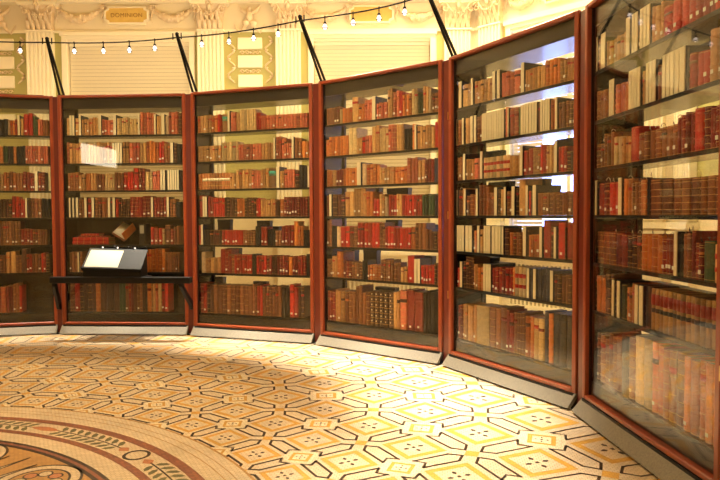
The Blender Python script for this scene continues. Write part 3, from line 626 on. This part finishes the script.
# posts between the cases
def avg(i):
    a = P(i, W, 0); b = P(i+1, 0, 0); ang = (CASES[i][2]+CASES[i+1][2])/2
    return (a+b)/2, ang, (b-a).length
PL = ['red wooden post left of the bookcase with the leaning rail', 'red wooden post at the right end of the leaning rail', 'red wooden post left of the white-blind bookcase, below two thin rods',
      'red wooden post left of the bookcase full of cream spines', 'red wooden post beside the nearest, rightmost bookcase']
for i in range(5):
    c, ang, g = avg(i)
    m = MB(); hw = g/2-.004
    m.bev((-hw, .004, 0.012), (hw, .075, ZT-.012), .004, M['mahogany_dark'])
    o = m.build('corner_post', loc=c, rz=ang); tag(o, PL[i], 'post', 'posts between the glass bookcases')
    f = MB(); f.box((-hw, -.035, .0), (hw, .004, .012), M['black_metal']); f.build('foot', o)

# ------------------------------------------------------------------ lighting rail, arms and lamps
RAILZ = 3.375
tops = []; bases = []
for i in range(-1, 6):
    if i == -1: c, ang = P(0, -.04, 0), CASES[0][2]+.14
    elif i == 5: c, ang = P(5, W+.04, 0), CASES[5][2]-.2
    else: c, ang, _ = avg(i)
    n = Vector((-math.sin(ang), math.cos(ang), 0)); dd = [.2, .2, .244, .285, .244, .244, .25][i+1]
    bases.append((c, ang, n)); tops.append(c-n*dd+Vector((0, 0, RAILZ+(.0 if i < 2 else .01 if i < 3 else -.04))))
def catmull(p, t, k):
    a, b, c, d = p[max(k-1, 0)], p[k], p[min(k+1, len(p)-1)], p[min(k+2, len(p)-1)]
    return .5*((2*b)+(c-a)*t+(2*a-5*b+4*c-d)*t*t+(3*b-a-3*c+d)*t*t*t)
pts = [catmull(tops, j/10, k)-Vector((0, 0, .012*math.sin(PI*j/10))) for k in range(6) for j in range(10)]+[tops[6]]
m = MB(); m.tube(pts, .0075, M['black_metal'], 6)
rail = m.build('lighting_rail'); tag(rail, 'thin curved dark rail above the bookcases, carrying small lamps', 'rail')
AL = ['leftmost black rod arm, off frame', 'pair of black rods leaning from the post left of the lectern bookcase', 'pair of black rods leaning from the post right of the lectern bookcase',
      'pair of thin black rods above the left edge of the white-blind bookcase', 'pair of black rods running out of the top of the photo', 'arm over the nearest post', 'arm beyond the nearest bookcase']
for k in range(1, 5):
    c, ang, n = bases[k]; t = Vector((math.cos(ang), math.sin(ang), 0)); top = tops[k]-c
    top = top+Vector((0, 0, .03))
    root = empty('lamp_bracket', (c.x, c.y, ZT), 0); tag(root, AL[k], 'lamp arm', 'rod arms holding the lighting rail')
    z0 = Vector((0, 0, -ZT))
    for s in (-1, 1):
        m = MB(); b0 = (P(k, .035+.026*s, .035)-c) if k < 6 else n*.03; b0.z = ZT+.002; m.tube([b0+z0, top+t*(.006*s)+z0], .0135, M['black_metal'], 8); m.build('rod', root)
    m = MB(); m.bev((-.0, -.0, .0), (.08, .06, .008), .002, M['black_metal'], mx=Matrix.Translation(P(k, 0, .0)-c) @ Matrix.Rotation(CASES[k][2], 4, 'Z')); m.build('foot_plate', root)
    m = MB(); q = top+z0
    for s in (-1, 1): m.tube([q+t*(.05*s)+Vector((0, 0, .02)), q+t*(.05*s)-Vector((0, 0, .05))], .007, M['black_metal'], 6)
    m.tube([q-t*.055-Vector((0, 0, .03)), q+t*.055-Vector((0, 0, .03))], .007, M['black_metal'], 6); m.ball(tuple(q+Vector((0, 0, .01))), .022, M['black_metal'])
    m.build('clamp', root)
LPOS = []
for k in range(6):
    for fr in (.2, .42, .62, .82): LPOS.append((k, fr))
SPOT = []
LL = {}
names_bay = ['over the leftmost bookcase', 'over the lectern bookcase', 'over the third bookcase from left', 'over the third bookcase from right']
for k, fr in LPOS:
    p = catmull(tops, fr, k)-Vector((0, 0, .012*math.sin(PI*fr)))
    if k <= 3 and not (k == 0 and fr < .5) :
        idx = [.2, .42, .62, .82].index(fr)
        root = empty('rail_lamp', p); 
        lab = '%s small glass spot lamp on the rail %s' % (['leftmost', 'second', 'third', 'rightmost'][idx], names_bay[k]) if k else '%s small glass spot lamp on the rail over the leftmost bookcase' % ('left-hand' if idx == 2 else 'right-hand')
        tag(root, lab, 'lamp', 'small lamps hanging from the rail')
        m = MB(); m.lathe([(.006, -.002), (.006, -.045), (.014, -.047), (.016, -.066), (.010, -.068)], M['black_metal'], n=10); m.box((-.006, -.012, -.01), (.006, .012, .012), M['black_metal']); m.build('socket', root)
        m = MB(); m.lathe([(.008, -.066), (.013, -.078), (.022, -.094), (.022, -.104), (.013, -.116), (.004, -.122)], M['bulb'], n=12); m.build('bulb', root)
        m = MB(); m.lathe([(.0245, -.103), (.027, -.104), (.027, -.110), (.0245, -.111)], M['black_metal'], n=12); m.build('ring', root)
    SPOT.append((k, fr, p))

# ------------------------------------------------------------------ volumes on the shelves
SIZEW = lambda h, w: ('tall ' if h > .255 and h < .31 else 'folio-size ' if h >= .31 else 'small ' if h < .185 else '')+('thick ' if w > .07 else 'slim ' if w < .028 else '')
CWORD = {'T': 'tan', 'B': 'brown', 'D': 'dark brown', 'R': 'red', 'M': 'maroon', 'O': 'orange-brown', 'P': 'faded red', 'G': 'dark green', 'K': 'black', 'N': 'navy',
         'Y': 'honey-coloured', 'C': 'pale vellum', 'J': 'tan teal-labelled', 'F': 'apricot-and-cream', 'Q': 'cream red-banded', 'L': 'tan red-and-black-banded', 'U': 'russet gilt-lined', 'Z': 'dark gilt-studded'}

def spine_profile(w, d, n=7, e=0., y0=0.):
    """points of the rounded spine from left to right, swelled outward by e"""
    hw = w/2+e; r = min(.015, w*.42)
    pts = []
    for i in range(n):
        t = -1+2*i/(n-1)
        pts.append((hw*math.sin(t*PI/2)/1.0 if abs(t) < 1 else hw*t, r*(1-math.cos(t*PI/2))-e))
    return pts

def arc_strip(mb, w, z0, z1, e, mat):
    """thin sleeve hugging the spine between two heights"""
    pts = spine_profile(w, 0, 7, e); inn = spine_profile(w, 0, 7, e-.0016)
    n = len(pts)
    vs = [(x, y, z0) for x, y in pts]+[(x, y, z1) for x, y in pts]+[(x, y, z0) for x, y in inn]+[(x, y, z1) for x, y in inn]
    fs = [(i, i+1, n+i+1, n+i) for i in range(n-1)]
    fs += [(2*n+i, 2*n+i+1, i+1, i) for i in range(n-1)]+[(n+i, n+i+1, 3*n+i+1, 3*n+i) for i in range(n-1)]
    fs += [(0, n, 3*n, 2*n), (n-1, 3*n-1, 4*n-1, 2*n-1)]
    mb.add(vs, fs, mat, True)

def book_parts(code, w, h, d, r):
    """binding, page block, bands and labels of one book, spine at y=0"""
    mat = LM[code, r.randrange(3)]
    g = min(.004, w*.12); w = w-g; bt = min(.0032, w*.14)
    b = MB(); sp = spine_profile(w, d)
    outer = [(-w/2, d)]+sp+[(w/2, d)]
    inner = [(w/2-bt, d), (w/2-bt, .013), (-w/2+bt, .013), (-w/2+bt, d)]
    n = len(outer); m_ = len(inner)
    # walls
    vs = [(x, y, 0) for x, y in outer]+[(x, y, h) for x, y in outer]
    b.add(vs, [(i, i+1, n+i+1, n+i) for i in range(n-1)], mat, False)
    vs = [(x, y, 0) for x, y in inner]+[(x, y, h) for x, y in inner]
    b.add(vs, [(i, i+1, m_+i+1, m_+i) for i in range(m_-1)], mat)
    poly = outer+inner; k = len(poly)
    b.add([(x, y, 0) for x, y in poly]+[(x, y, h) for x, y in poly], [tuple(range(k-1, -1, -1)), tuple(range(k, 2*k))], mat)
    for x in (-1, 1):
        xa, xb = sorted((x*w/2, x*(w/2-bt))); b.add([(xa, d, 0), (xb, d, 0), (xb, d, h), (xa, d, h)], [(0, 1, 2, 3)], mat)
    gm = M['gilt']
    if code in 'TBDRMOPGKYCJUN':
        nb = r.choice((0, 4, 5, 5)) if code != 'U' else 5
        gl = r.random() < .6
        for i in range(nb):
            z = h*(.13+.74*i/(max(nb-1, 1)))
            arc_strip(b, w, z-.0028, z+.0028, .0028, mat)
            if code in 'UTOBPDYM' and gl or code == 'U': arc_strip(b, w, z+.0034, z+.0062, .0012, gm)
        if code not in 'KN':
            arc_strip(b, w, .006, .008, .0009, gm); arc_strip(b, w, h-.008, h-.006, .0009, gm)
    if code == 'Z':
        for i in range(6): arc_strip(b, w, h*(.08+.155*i), h*(.08+.155*i)+.003, .0012, gm); 
        for i in range(6): b.add([(-.006, -.0016, h*(.13+.155*i)), (.006, -.0016, h*(.13+.155*i)), (.006, -.0016, h*(.13+.155*i)+.014), (-.006, -.0016, h*(.13+.155*i)+.014)], [(0, 1, 2, 3)], M['cream_card'])
    p = MB(); p.box((-w/2+bt, .013, .003), (w/2-bt, d-.003, h-.004), M['pages'])
    labs = []
    def lab(name, z0, z1, mt):
        q = MB(); arc_strip(q, w, z0, z1, .0014, mt); labs.append((name, q))
    if code == 'Q': lab('red_label', h*.62, h*.76, LM['R', 1]); lab('red_label', h*.28, h*.40, LM['R', 1])
    elif code == 'L': lab('red_label', h*.60, h*.86, LM['R', 0]); lab('black_label', h*.42, h*.52, LM['K', 1])
    elif code == 'F': lab('cream_label', h*.50, h*.68, M['cream_card']); lab('gilt_label', h*.2, h*.24, gm)
    elif code == 'J': lab('teal_label', h*.62, h*.86, M['teal'])
    elif code in 'TOBYDMRP' and r.random() < .35:
        z = h*r.choice((.7, .74, .68)); lab('spine_label', z, z+h*.085, LM[r.choice('RMRDO' if code not in 'RM' else 'MDBO'), 1])
    slip = None
    if w > .016 and (code in 'RM' and r.random() < .55 or code in 'POTB' and r.random() < .25):
        z = .03+r.choice((0, .005, .012)); hw = min(.011, w*.36)
        slip = MB(); slip.bev((-hw, -.0028, z), (hw, -.0010, z+.020), .0006, M['slip'])
    return b, p, labs, slip

def ribbon(w, h, r):
    q = MB(); x = r.uniform(-.3, .3)*w; hh = r.uniform(.018, .035); s = r.choice((-1, 1))
    q.tube([(x, .03, h-.006), (x+s*.004, .022, h+hh*.7), (x+s*.012, .016, h+hh), (x+s*.020, .010, h+hh*.7), (x+s*.022, .008, h+hh*.35)], .0016, M['navy_card'] if r.random() < .5 else M['paper'], 5)
    return q

def box_parts(w, h, d):
    b = MB(); b.box((-w/2+.002, .004, 0), (w/2-.002, d, h), M['navy_card'])
    c = MB(); c.bev((-w/2+.0026, -.002, .001), (w/2-.0026, .0045, h-.001), .0008, M['cream_card'])
    return b, c

vols = []          # every volume: case, shelf, order, code, x centre, width, height
for (ci, ri), txt in SHELF_DATA.items():
    r = random.Random(ci*31+ri*7+1); row = []
    for g in txt.split():
        code, n, a, b, h = g.split(','); n = int(n); a = int(a)/1000; b = int(b)/1000; h = int(h)/1000
        if code == 'W':
            each = (b-a)/n
            for j in range(n): row.append([code, a+each*(j+.5), each*(.96 if each < .05 else .9), .236 if abs(h-.236) < .03 or ri < 6 else h])
            continue
        ws = [r.uniform(.82, 1.18) for _ in range(n)]
        if code in 'QLFZU': ws = [r.uniform(.97, 1.03) for _ in range(n)]
        t = sum(ws); x = a
        for k in range(n):
            wd = (b-a)*ws[k]/t; hh = h*(r.uniform(.995, 1.005) if code in 'QLFZU' or n > 6 else r.uniform(.955, 1.02))
            if wd > .006: row.append([code, x+wd/2, wd, min(hh, .298 if ri < 6 else .405)])
            x += wd
    row.sort(key=lambda q: q[1])
    for k, q in enumerate(row): vols.append((ci, ri, k, len(row), *q))

def view(ci, x, z):
    p = P(ci, x, .05); p = Vector((p.x, p.y, z-1.385)); f = 639.5
    y = p.y*math.cos(.03822)-p.z*math.sin(.03822); zz = p.y*math.sin(.03822)+p.z*math.cos(.03822)
    return 360+f*p.x/y, 240-f*zz/y, y
def area(v):
    ci, ri, k, n, code, x, w, h = v
    x0, y0, _ = view(ci, x-w/2, SHELF[ri]); x1, y1, _ = view(ci, x+w/2, SHELF[ri]+h)
    if x1 < 1 or x0 > 719: return 0
    return max(0, min(x1, 720)-max(x0, 0))*max(0, min(y0, 480)-max(y1, 0))
books = sorted([v for v in vols if v[4] != 'W' and area(v) > 3], key=lambda v: -area(v))
single = set((v[0], v[1], v[2]) for v in books[:288])
for v in vols:                                               # the volumes beside the open book are things too
    if v[0] == 1 and v[1] == 4: single.add((v[0], v[1], v[2]))
rest = MB(); label_seen = set()
for v in vols:
    ci, ri, k, n, code, x, w, h = v
    r = random.Random(ci*10007+ri*503+k*17)
    yoff = .052+r.uniform(0, .010) if code != 'W' else .050
    loc = P(ci, x, yoff, SHELF[ri]+.0008); rz = CASES[ci][2]
    if ci == 0: place = NTH[n-1-k]+' volume from right'
    else: place = NTH[k]+' volume from left'
    where = '%s, %s, %s' % (place, ROWN[ri], WHICH[ci])
    if area(v) <= 0 and code != 'W' and ci == 5 and x > 1.44: continue
    if code == 'W':
        if area(v) <= 0: continue
        b, c = box_parts(w, h, .20)
        o = b.build('book_box', loc=loc, rz=rz); tag(o, 'cream-fronted slim box, %s' % where, 'box', 'cream-fronted boxes among the books')
        c.build('spine_panel', o); o.children[0]['label'] = 'cream front panel'
        continue
    d = min(.20, h*r.uniform(.62, .72))
    b, p, labs, slip = book_parts(code, w, h, d, r)
    if (ci, ri, k) in single:
        o = b.build('book', loc=loc, rz=rz)
        if slip is None and not labs: pass
        s = SIZEW(h, w).strip()
        tag(o, '%s book, %s' % (((s+' ') if s and len(s.split())+len(CWORD[code].split()) <= 2 else '')+CWORD[code], where), 'book', 'bound books on the shelves')
        p.build('page_block', o)
        for nm, q in labs: q.build(nm, o)
        if slip: slip.build('paper_slip', o)
        if w > .014 and (ci == 5 and ri in (2, 3, 4) and r.random() < .5 or ci == 4 and ri in (3, 4) and r.random() < .3): ribbon(w, h, r).build('bookmark', o)
    else:
        mx = Matrix.Translation(loc) @ Matrix.Rotation(rz, 4, 'Z')
        rest.merge(b, mx); rest.merge(p, mx)
        for nm, q in labs: rest.merge(q, mx)
        if slip: rest.merge(slip, mx)
o = rest.build('books'); tag(o, 'rows of smaller-looking old leather books filling the farther glass bookcases', 'books', kind='stuff')

# dark storage boxes standing behind the books
BOXES = [(2,4,171,341,292),(2,4,697,865,275),(2,4,842,980,208),(2,5,296,460,279),(2,6,124,237,410),(2,6,640,811,362),(3,3,448,603,300),(3,3,699,965,283),(3,4,686,843,282),(3,4,1176,1289,235),(3,5,385,568,289),(3,5,138,275,289),(3,5,1071,1253,250),(3,6,547,801,375),(4,2,188,388,256),(4,2,1055,1261,274),(4,3,235,508,297),(4,3,729,939,299),(4,3,940,1039,237),(4,5,108,309,273),(4,5,314,512,236),(5,1,804,1013,296),(5,5,361,705,228),(5,5,706,1014,224),]
for j, (ci, ri, a, b, h) in enumerate(BOXES):
    h = min(h, 296 if ri < 6 else 400)
    root = MB(); w = (b-a)/1000
    root.bev((-w/2, 0, 0), (w/2, .07, h/1000), .003, M['navy_card']); loc = P(ci, (a+b)/2000, .262, SHELF[ri]+.001)
    same = [q for q in BOXES if q[0] == ci and q[1] == ri]; same.sort(key=lambda q: q[2]); k = same.index((ci, ri, a, b, h if (ci, ri, a, b, h) in same else BOXES[j][4]))
    pos = '' if len(same) == 1 else (['left-hand ', 'right-hand '][k] if len(same) == 2 else ['left-hand ', 'middle ', 'right-hand '][k])
    o = root.build('storage_box', loc=loc, rz=CASES[ci][2]); tag(o, '%sdark navy box behind the books, %s, %s' % (pos, ROWN[ri], WHICH[ci]), 'box', 'dark boxes behind the books')
    lid = MB(); lid.bev((-w/2-.002, -.002, h/1000-.03), (w/2+.002, .072, h/1000+.002), .002, M['navy_card']); lid.build('lid', o)

# ------------------------------------------------------------------ display on the fifth shelf of the lectern bookcase
zs = SHELF[4]+.001; rz = CASES[1][2]
def lying(x0, x1, z, t, dep, code, label, y=.07, extra=0.):
    """book lying flat, spine towards the glass"""
    loc = P(1, (x0+x1)/2, y, z)
    o = empty('book', loc, rz+extra); L = x1-x0; mat = LM[code, 1]
    m = MB(); n = 7; prof = [(0+.007*(1-math.cos((-1+2*i/(n-1))*PI/2)), t/2+t/2*math.sin((-1+2*i/(n-1))*PI/2)) for i in range(n)]
    poly = [(dep, 0)]+prof+[(dep, t), (dep, t-.003), (.012, t-.003), (.012, .003), (dep, .003)]
    vs = [(-L/2, y_, z_) for y_, z_ in poly]+[(L/2, y_, z_) for y_, z_ in poly]; k = len(poly)
    m.add(vs, [tuple(range(k)), tuple(range(2*k-1, k-1, -1))]+[(i, k+i, k+(i+1) % k, (i+1) % k) for i in range(k)], mat)
    for q in (-.36, -.18, 0, .18, .36): m.box((q*L-.002, -.002, .002), (q*L+.002, .003, t-.002), M['gilt'])
    m.build('binding', o); p = MB(); p.box((-L/2+.004, .013, .0035), (L/2-.004, dep-.004, t-.0035), M['pages']); p.build('page_block', o)
    tag(o, label, 'book', 'bound books on the shelves'); return o
lying(.105, .545, zs, .042, .20, 'R', 'red book lying flat, lowest of the stack left of the open book')
lying(.110, .545, zs+.0430, .043, .19, 'R', 'thick red book lying flat, second from bottom of the stacked books')
lying(.175, .50, zs+.0870, .018, .17, 'M', 'dark red book lying flat, second from top of the stacked books')
lying(.21, .43, zs+.1058, .024, .15, 'R', 'small red book lying on top of the stacked red books')
o = empty('open_book', P(1, .71, .13, zs), rz+.0); tag(o, 'open book with a bright cream page, propped tilted beside the red stack', 'book')
mx = Matrix.Translation((0, .02, .155)) @ Matrix.Rotation(.55, 4, 'Y') @ Matrix.Rotation(-.75, 4, 'X')
m = MB(); m.bev((-.10, .0, -.105), (.078, .035, .105), .003, LM['B', 2], mx=mx); m.build('binding', o)
m = MB(); rings = []
for i in range(9):
    t = i/8; x = -.09+.16*t; y = -.006-.012*math.sin(PI*t); rings.append([(x, y, -.095), (x, y, .095), (x, .0, .095), (x, .0, -.095)])
m.loft(rings, M['slip'], mx=mx); m.build('page', o)
mx2 = mx @ Matrix.Translation((.082, .0, 0)) @ Matrix.Rotation(.95, 4, 'Z') 
m = MB(); m.bev((.0, -.02, -.10), (.012, .0+.0, .10), .002, LM['B', 2], mx=mx @ Matrix.Translation((.08, 0, 0))); m.bev((.0, -.10, -.10), (.010, .0, .10), .002, LM['O', 1], mx=mx @ Matrix.Translation((.085, -.005, 0)) @ Matrix.Rotation(-.6, 4, 'Z')); m.build('raised_cover', o)
m = MB(); m.add([(-.06, .0, .0), (.06, .0, .0), (.06, .10, .0), (-.06, .10, .0), (-.04, .06, .06), (.04, .06, .06), (.04, .09, .10), (-.04, .09, .10)], [(3, 2, 1, 0), (4, 5, 6, 7), (0, 1, 5, 4), (1, 2, 6, 5), (2, 3, 7, 6), (3, 0, 4, 7)], M['lining']); m.build('cradle', o)
b_, p_, l_, s_ = book_parts('K', .085, .245, .17, random.Random(3))
o = b_.build('book', loc=P(1, .955, .07, zs), rz=rz); tag(o, 'dark standing book with a pale painted highlight, right of the open book', 'book', 'bound books on the shelves'); p_.build('page_block', o)
m = MB(); m.bev((-.024, -.004, .13), (.024, -.001, .225), .001, M['sheet']); q = m.build('painted_highlight', o); q['label'] = 'pale painted highlight'  # pale strip stands in for a glossy highlight on the spine

# ------------------------------------------------------------------ leaning rail and lectern in front of the second bookcase
rz = CASES[1][2]; org = P(1, 0, 0)
root = empty('leaning_rail', org, rz); tag(root, 'black horizontal rail on two slanted brackets, across the second bookcase from left', 'rail')
m = MB(); m.bev((.085, -.425, .645), (1.685, -.335, .714), .006, M['black_metal']); m.build('bar', root)
m = MB(); m.box((.42, -.335, .690), (1.14, -.12, .708), M['black_metal']); m.build('ledge', root)
for x1, x0 in ((-.028, .10), (1.568, 1.555)):
    m = MB(); q = .018
    m.loft([[(x0-q, -.36, .645), (x0+q, -.36, .645), (x0+q, -.31, .645), (x0-q, -.31, .645)], [(x0-q, -.36, .60), (x0+q, -.36, .60), (x0+q, -.31, .62), (x0-q, -.31, .62)],
            [(x1-q, -.05, .34), (x1+q, -.05, .34), (x1+q, -.0, .38), (x1-q, -.0, .38)], [(x1-q, -.035, .30), (x1+q, -.035, .30), (x1+q, -.0, .29), (x1-q, -.0, .29)]], M['black_metal'], smooth=False)
    m.build('bracket', root)
root = empty('lectern', org, rz); tag(root, 'black sloping reading lectern holding a pale sheet, on the black rail', 'lectern')
def lp(s, t, up=0.): # point on the sloping board; s along 0..1, t from top 0 to foot 1
    a = Vector((.42, -.13, 1.025)); b = Vector((1.10, -.13, 1.005)); c = Vector((1.125, -.40, .795)); d = Vector((.445, -.40, .815))
    p = (a*(1-s)+b*s)*(1-t)+(d*(1-s)+c*s)*t; return tuple(p+Vector((0, -.69, .72))*up)
def slab(m, s0, s1, t0, t1, u0, u1, mat):
    vs = [lp(s0, t0, u0), lp(s1, t0, u0), lp(s1, t1, u0), lp(s0, t1, u0), lp(s0, t0, u1), lp(s1, t0, u1), lp(s1, t1, u1), lp(s0, t1, u1)]
    m.add(vs, [(0, 1, 2, 3), (7, 6, 5, 4), (0, 4, 5, 1), (1, 5, 6, 2), (2, 6, 7, 3), (3, 7, 4, 0)], mat)
lect = principled('lectern_black', (.008, .008, .007), .55, spec=.3, noise=(30, .4), bump=(60, .2))
m = MB(); slab(m, 0, 1, 0, 1, -.022, 0, lect); m.build('sloping_board', root)
m = MB(); slab(m, .035, .60, .10, .93, .001, .004, M['sheet']); q = m.build('text_sheet', root); q['label'] = 'pale cream sheet'
m = MB(); slab(m, 0, 1, 1.0, 1.04, -.03, .02, lect); m.build('book_stop', root)
m = MB(); a, b, c, d = lp(.02, .03, -.024), lp(.98, .03, -.024), lp(.98, 1, -.024), lp(.02, 1, -.024)
m.add([a, b, c, d, (.425, -.135, .710), (1.095, -.135, .710), (1.115, -.38, .715), (.45, -.38, .715)], [(0, 1, 2, 3), (7, 6, 5, 4), (0, 4, 5, 1), (1, 5, 6, 2), (2, 6, 7, 3), (3, 7, 4, 0)], lect); m.build('body', root)
m = MB()
for s in (.22, .48, .78): m.lathe([(.006, 0), (.008, .006), (.006, .012), (.001, .014)], M['bulb'], c=Vector(lp(s, -.015, .004))[:], n=8)
m.build('glowing_dot', root)  # three small glowing dots along the top of the board

# ------------------------------------------------------------------ light
def spot(loc, target, energy, col, size, blend=.8, rad=.03):
    l = bpy.data.lights.new('spot', 'SPOT'); l.energy = energy; l.color = col; l.spot_size = size; l.spot_blend = blend; l.shadow_soft_size = rad
    o = bpy.data.objects.new('spot_light', l); COL.objects.link(o); o.location = loc
    o.rotation_euler = (Vector(target)-Vector(loc)).to_track_quat('-Z', 'Y').to_euler(); return o
def area_l(loc, target, energy, col, sx, sy):
    l = bpy.data.lights.new('area', 'AREA'); l.shape = 'RECTANGLE'; l.size = sx; l.size_y = sy; l.energy = energy; l.color = col
    o = bpy.data.objects.new('area_light', l); COL.objects.link(o); o.location = loc
    o.rotation_euler = (Vector(target)-Vector(loc)).to_track_quat('-Z', 'Y').to_euler(); return o
WARM = (1, .88, .70); SW = [30, 30, 31, 32, 35, 38]
SK = [1.5, 1.9, 2.7, 3.2, 3.2, 1.4]; TILT = [-.1, -.08, -.0, .10, .42, .9]
for k, fr, p in SPOT:
    ang = CASES[k][2]; n = Vector((-math.sin(ang), math.cos(ang), 0))
    q = p-Vector((0, 0, .15))
    spot(q, q+Vector((0, 0, -3))-n*TILT[k], E_SPOT*SK[k], WARM, math.radians(SW[k]), 1.0)
# unseen uplights added on top of the cases to wash the wall behind
UP = [.6, .65, 1.1, 2.1, 2.8, 2.4]
for i in range(6):
    o = empty('added_uplight', P(i, W/2, .30, ZT), CASES[i][2]); tag(o, 'added unseen wall uplight on top of the %s' % WHICH[i], 'light', 'added wall uplights on top of the bookcases')
    m = MB(); m.box((-.6, -.05, .0), (.6, .05, .012), M['black_metal']); m.box((-.6, -.05, .012), (.6, -.042, .05), M['black_metal']); m.box((-.6, .042, .012), (.6, .05, .03), M['black_metal']); m.build('housing', o)
    m = MB(); m.box((-.58, -.03, .014), (.58, .03, .022), M['uplight']); m.build('tube', o)
    ang = CASES[i][2]; n = Vector((-math.sin(ang), math.cos(ang), 0))
    p = P(i, W/2, .30, ZT+.05)
    l = area_l(p, p+n*1.5+Vector((0, 0, 1.1)), E_UP*UP[i], (1, .83, .58), 1.15, .06); l.rotation_euler = (n*1.5+Vector((0, 0, 1.1))).to_track_quat('-Z', 'Y').to_euler()
# unseen warm fill lights added under the ceiling
for x, y, e in ((-2.5, 2.0, 1.0), (-5.5, 4.8, .5), (.9, 1.2, .8)):
    area_l((x, y, 6.0), (x, y, 0), E_HALL*e, (1, .66, .33), 1.6, 1.6)
# unseen spots added high in the hall to brighten the case fronts
FR = [.8, 1.2, 1.6, 2.0, 1.2, .8]; FZ = [2.0, 2.05, 2.05, 2.05, 2.3, 2.35]; FS = [32, 32, 32, 32, 26, 24]
for i in range(6):
    ang = CASES[i][2]; n = Vector((-math.sin(ang), math.cos(ang), 0)); q = P(i, W/2, 0, FZ[i])
    s = q-n*3.6; s.z = 5.7
    spot(s, q, E_FRONT*FR[i], (1, .80, .54), math.radians(FS[i]), .9, .08)
# soft light in the aisle behind the cases
for x, y, e in ((-4.3, 9.0, .8), (-1.0, 8.9, 1.0), (1.3, 8.4, 1.2), (3.0, 5.4, 1.2)):
    area_l((x, y, 6.05), (x, y, 0), E_AISLE*e, (1, .80, .50), 1.2, .5)
w = bpy.data.worlds.new('World'); scene.world = w; w.use_nodes = True
w.node_tree.nodes['Background'].inputs[0].default_value = (.9, .75, .5, 1); w.node_tree.nodes['Background'].inputs[1].default_value = .05

# ------------------------------------------------------------------ camera
cam = bpy.data.cameras.new('Camera'); cam.sensor_width = 36; cam.lens = 639.5/720*36; cam.clip_start = .05
co = bpy.data.objects.new('Camera', cam); COL.objects.link(co)
pt, rl = .03822, -.005012
fwd = Vector((0, math.cos(pt), -math.sin(pt))); up = Vector((0, math.sin(pt), math.cos(pt))); rt = Vector((1, 0, 0))
r2 = math.cos(rl)*rt+math.sin(rl)*up; u2 = -math.sin(rl)*rt+math.cos(rl)*up
mw = Matrix((r2, u2, -fwd)).transposed().to_4x4(); mw.translation = (0, 0, 1.385); co.matrix_world = mw
scene.camera = co
vs = scene.view_settings; vs.view_transform = 'Standard'; vs.look = 'None'; vs.gamma = 1; vs.use_curve_mapping = False; vs.exposure = EXPO
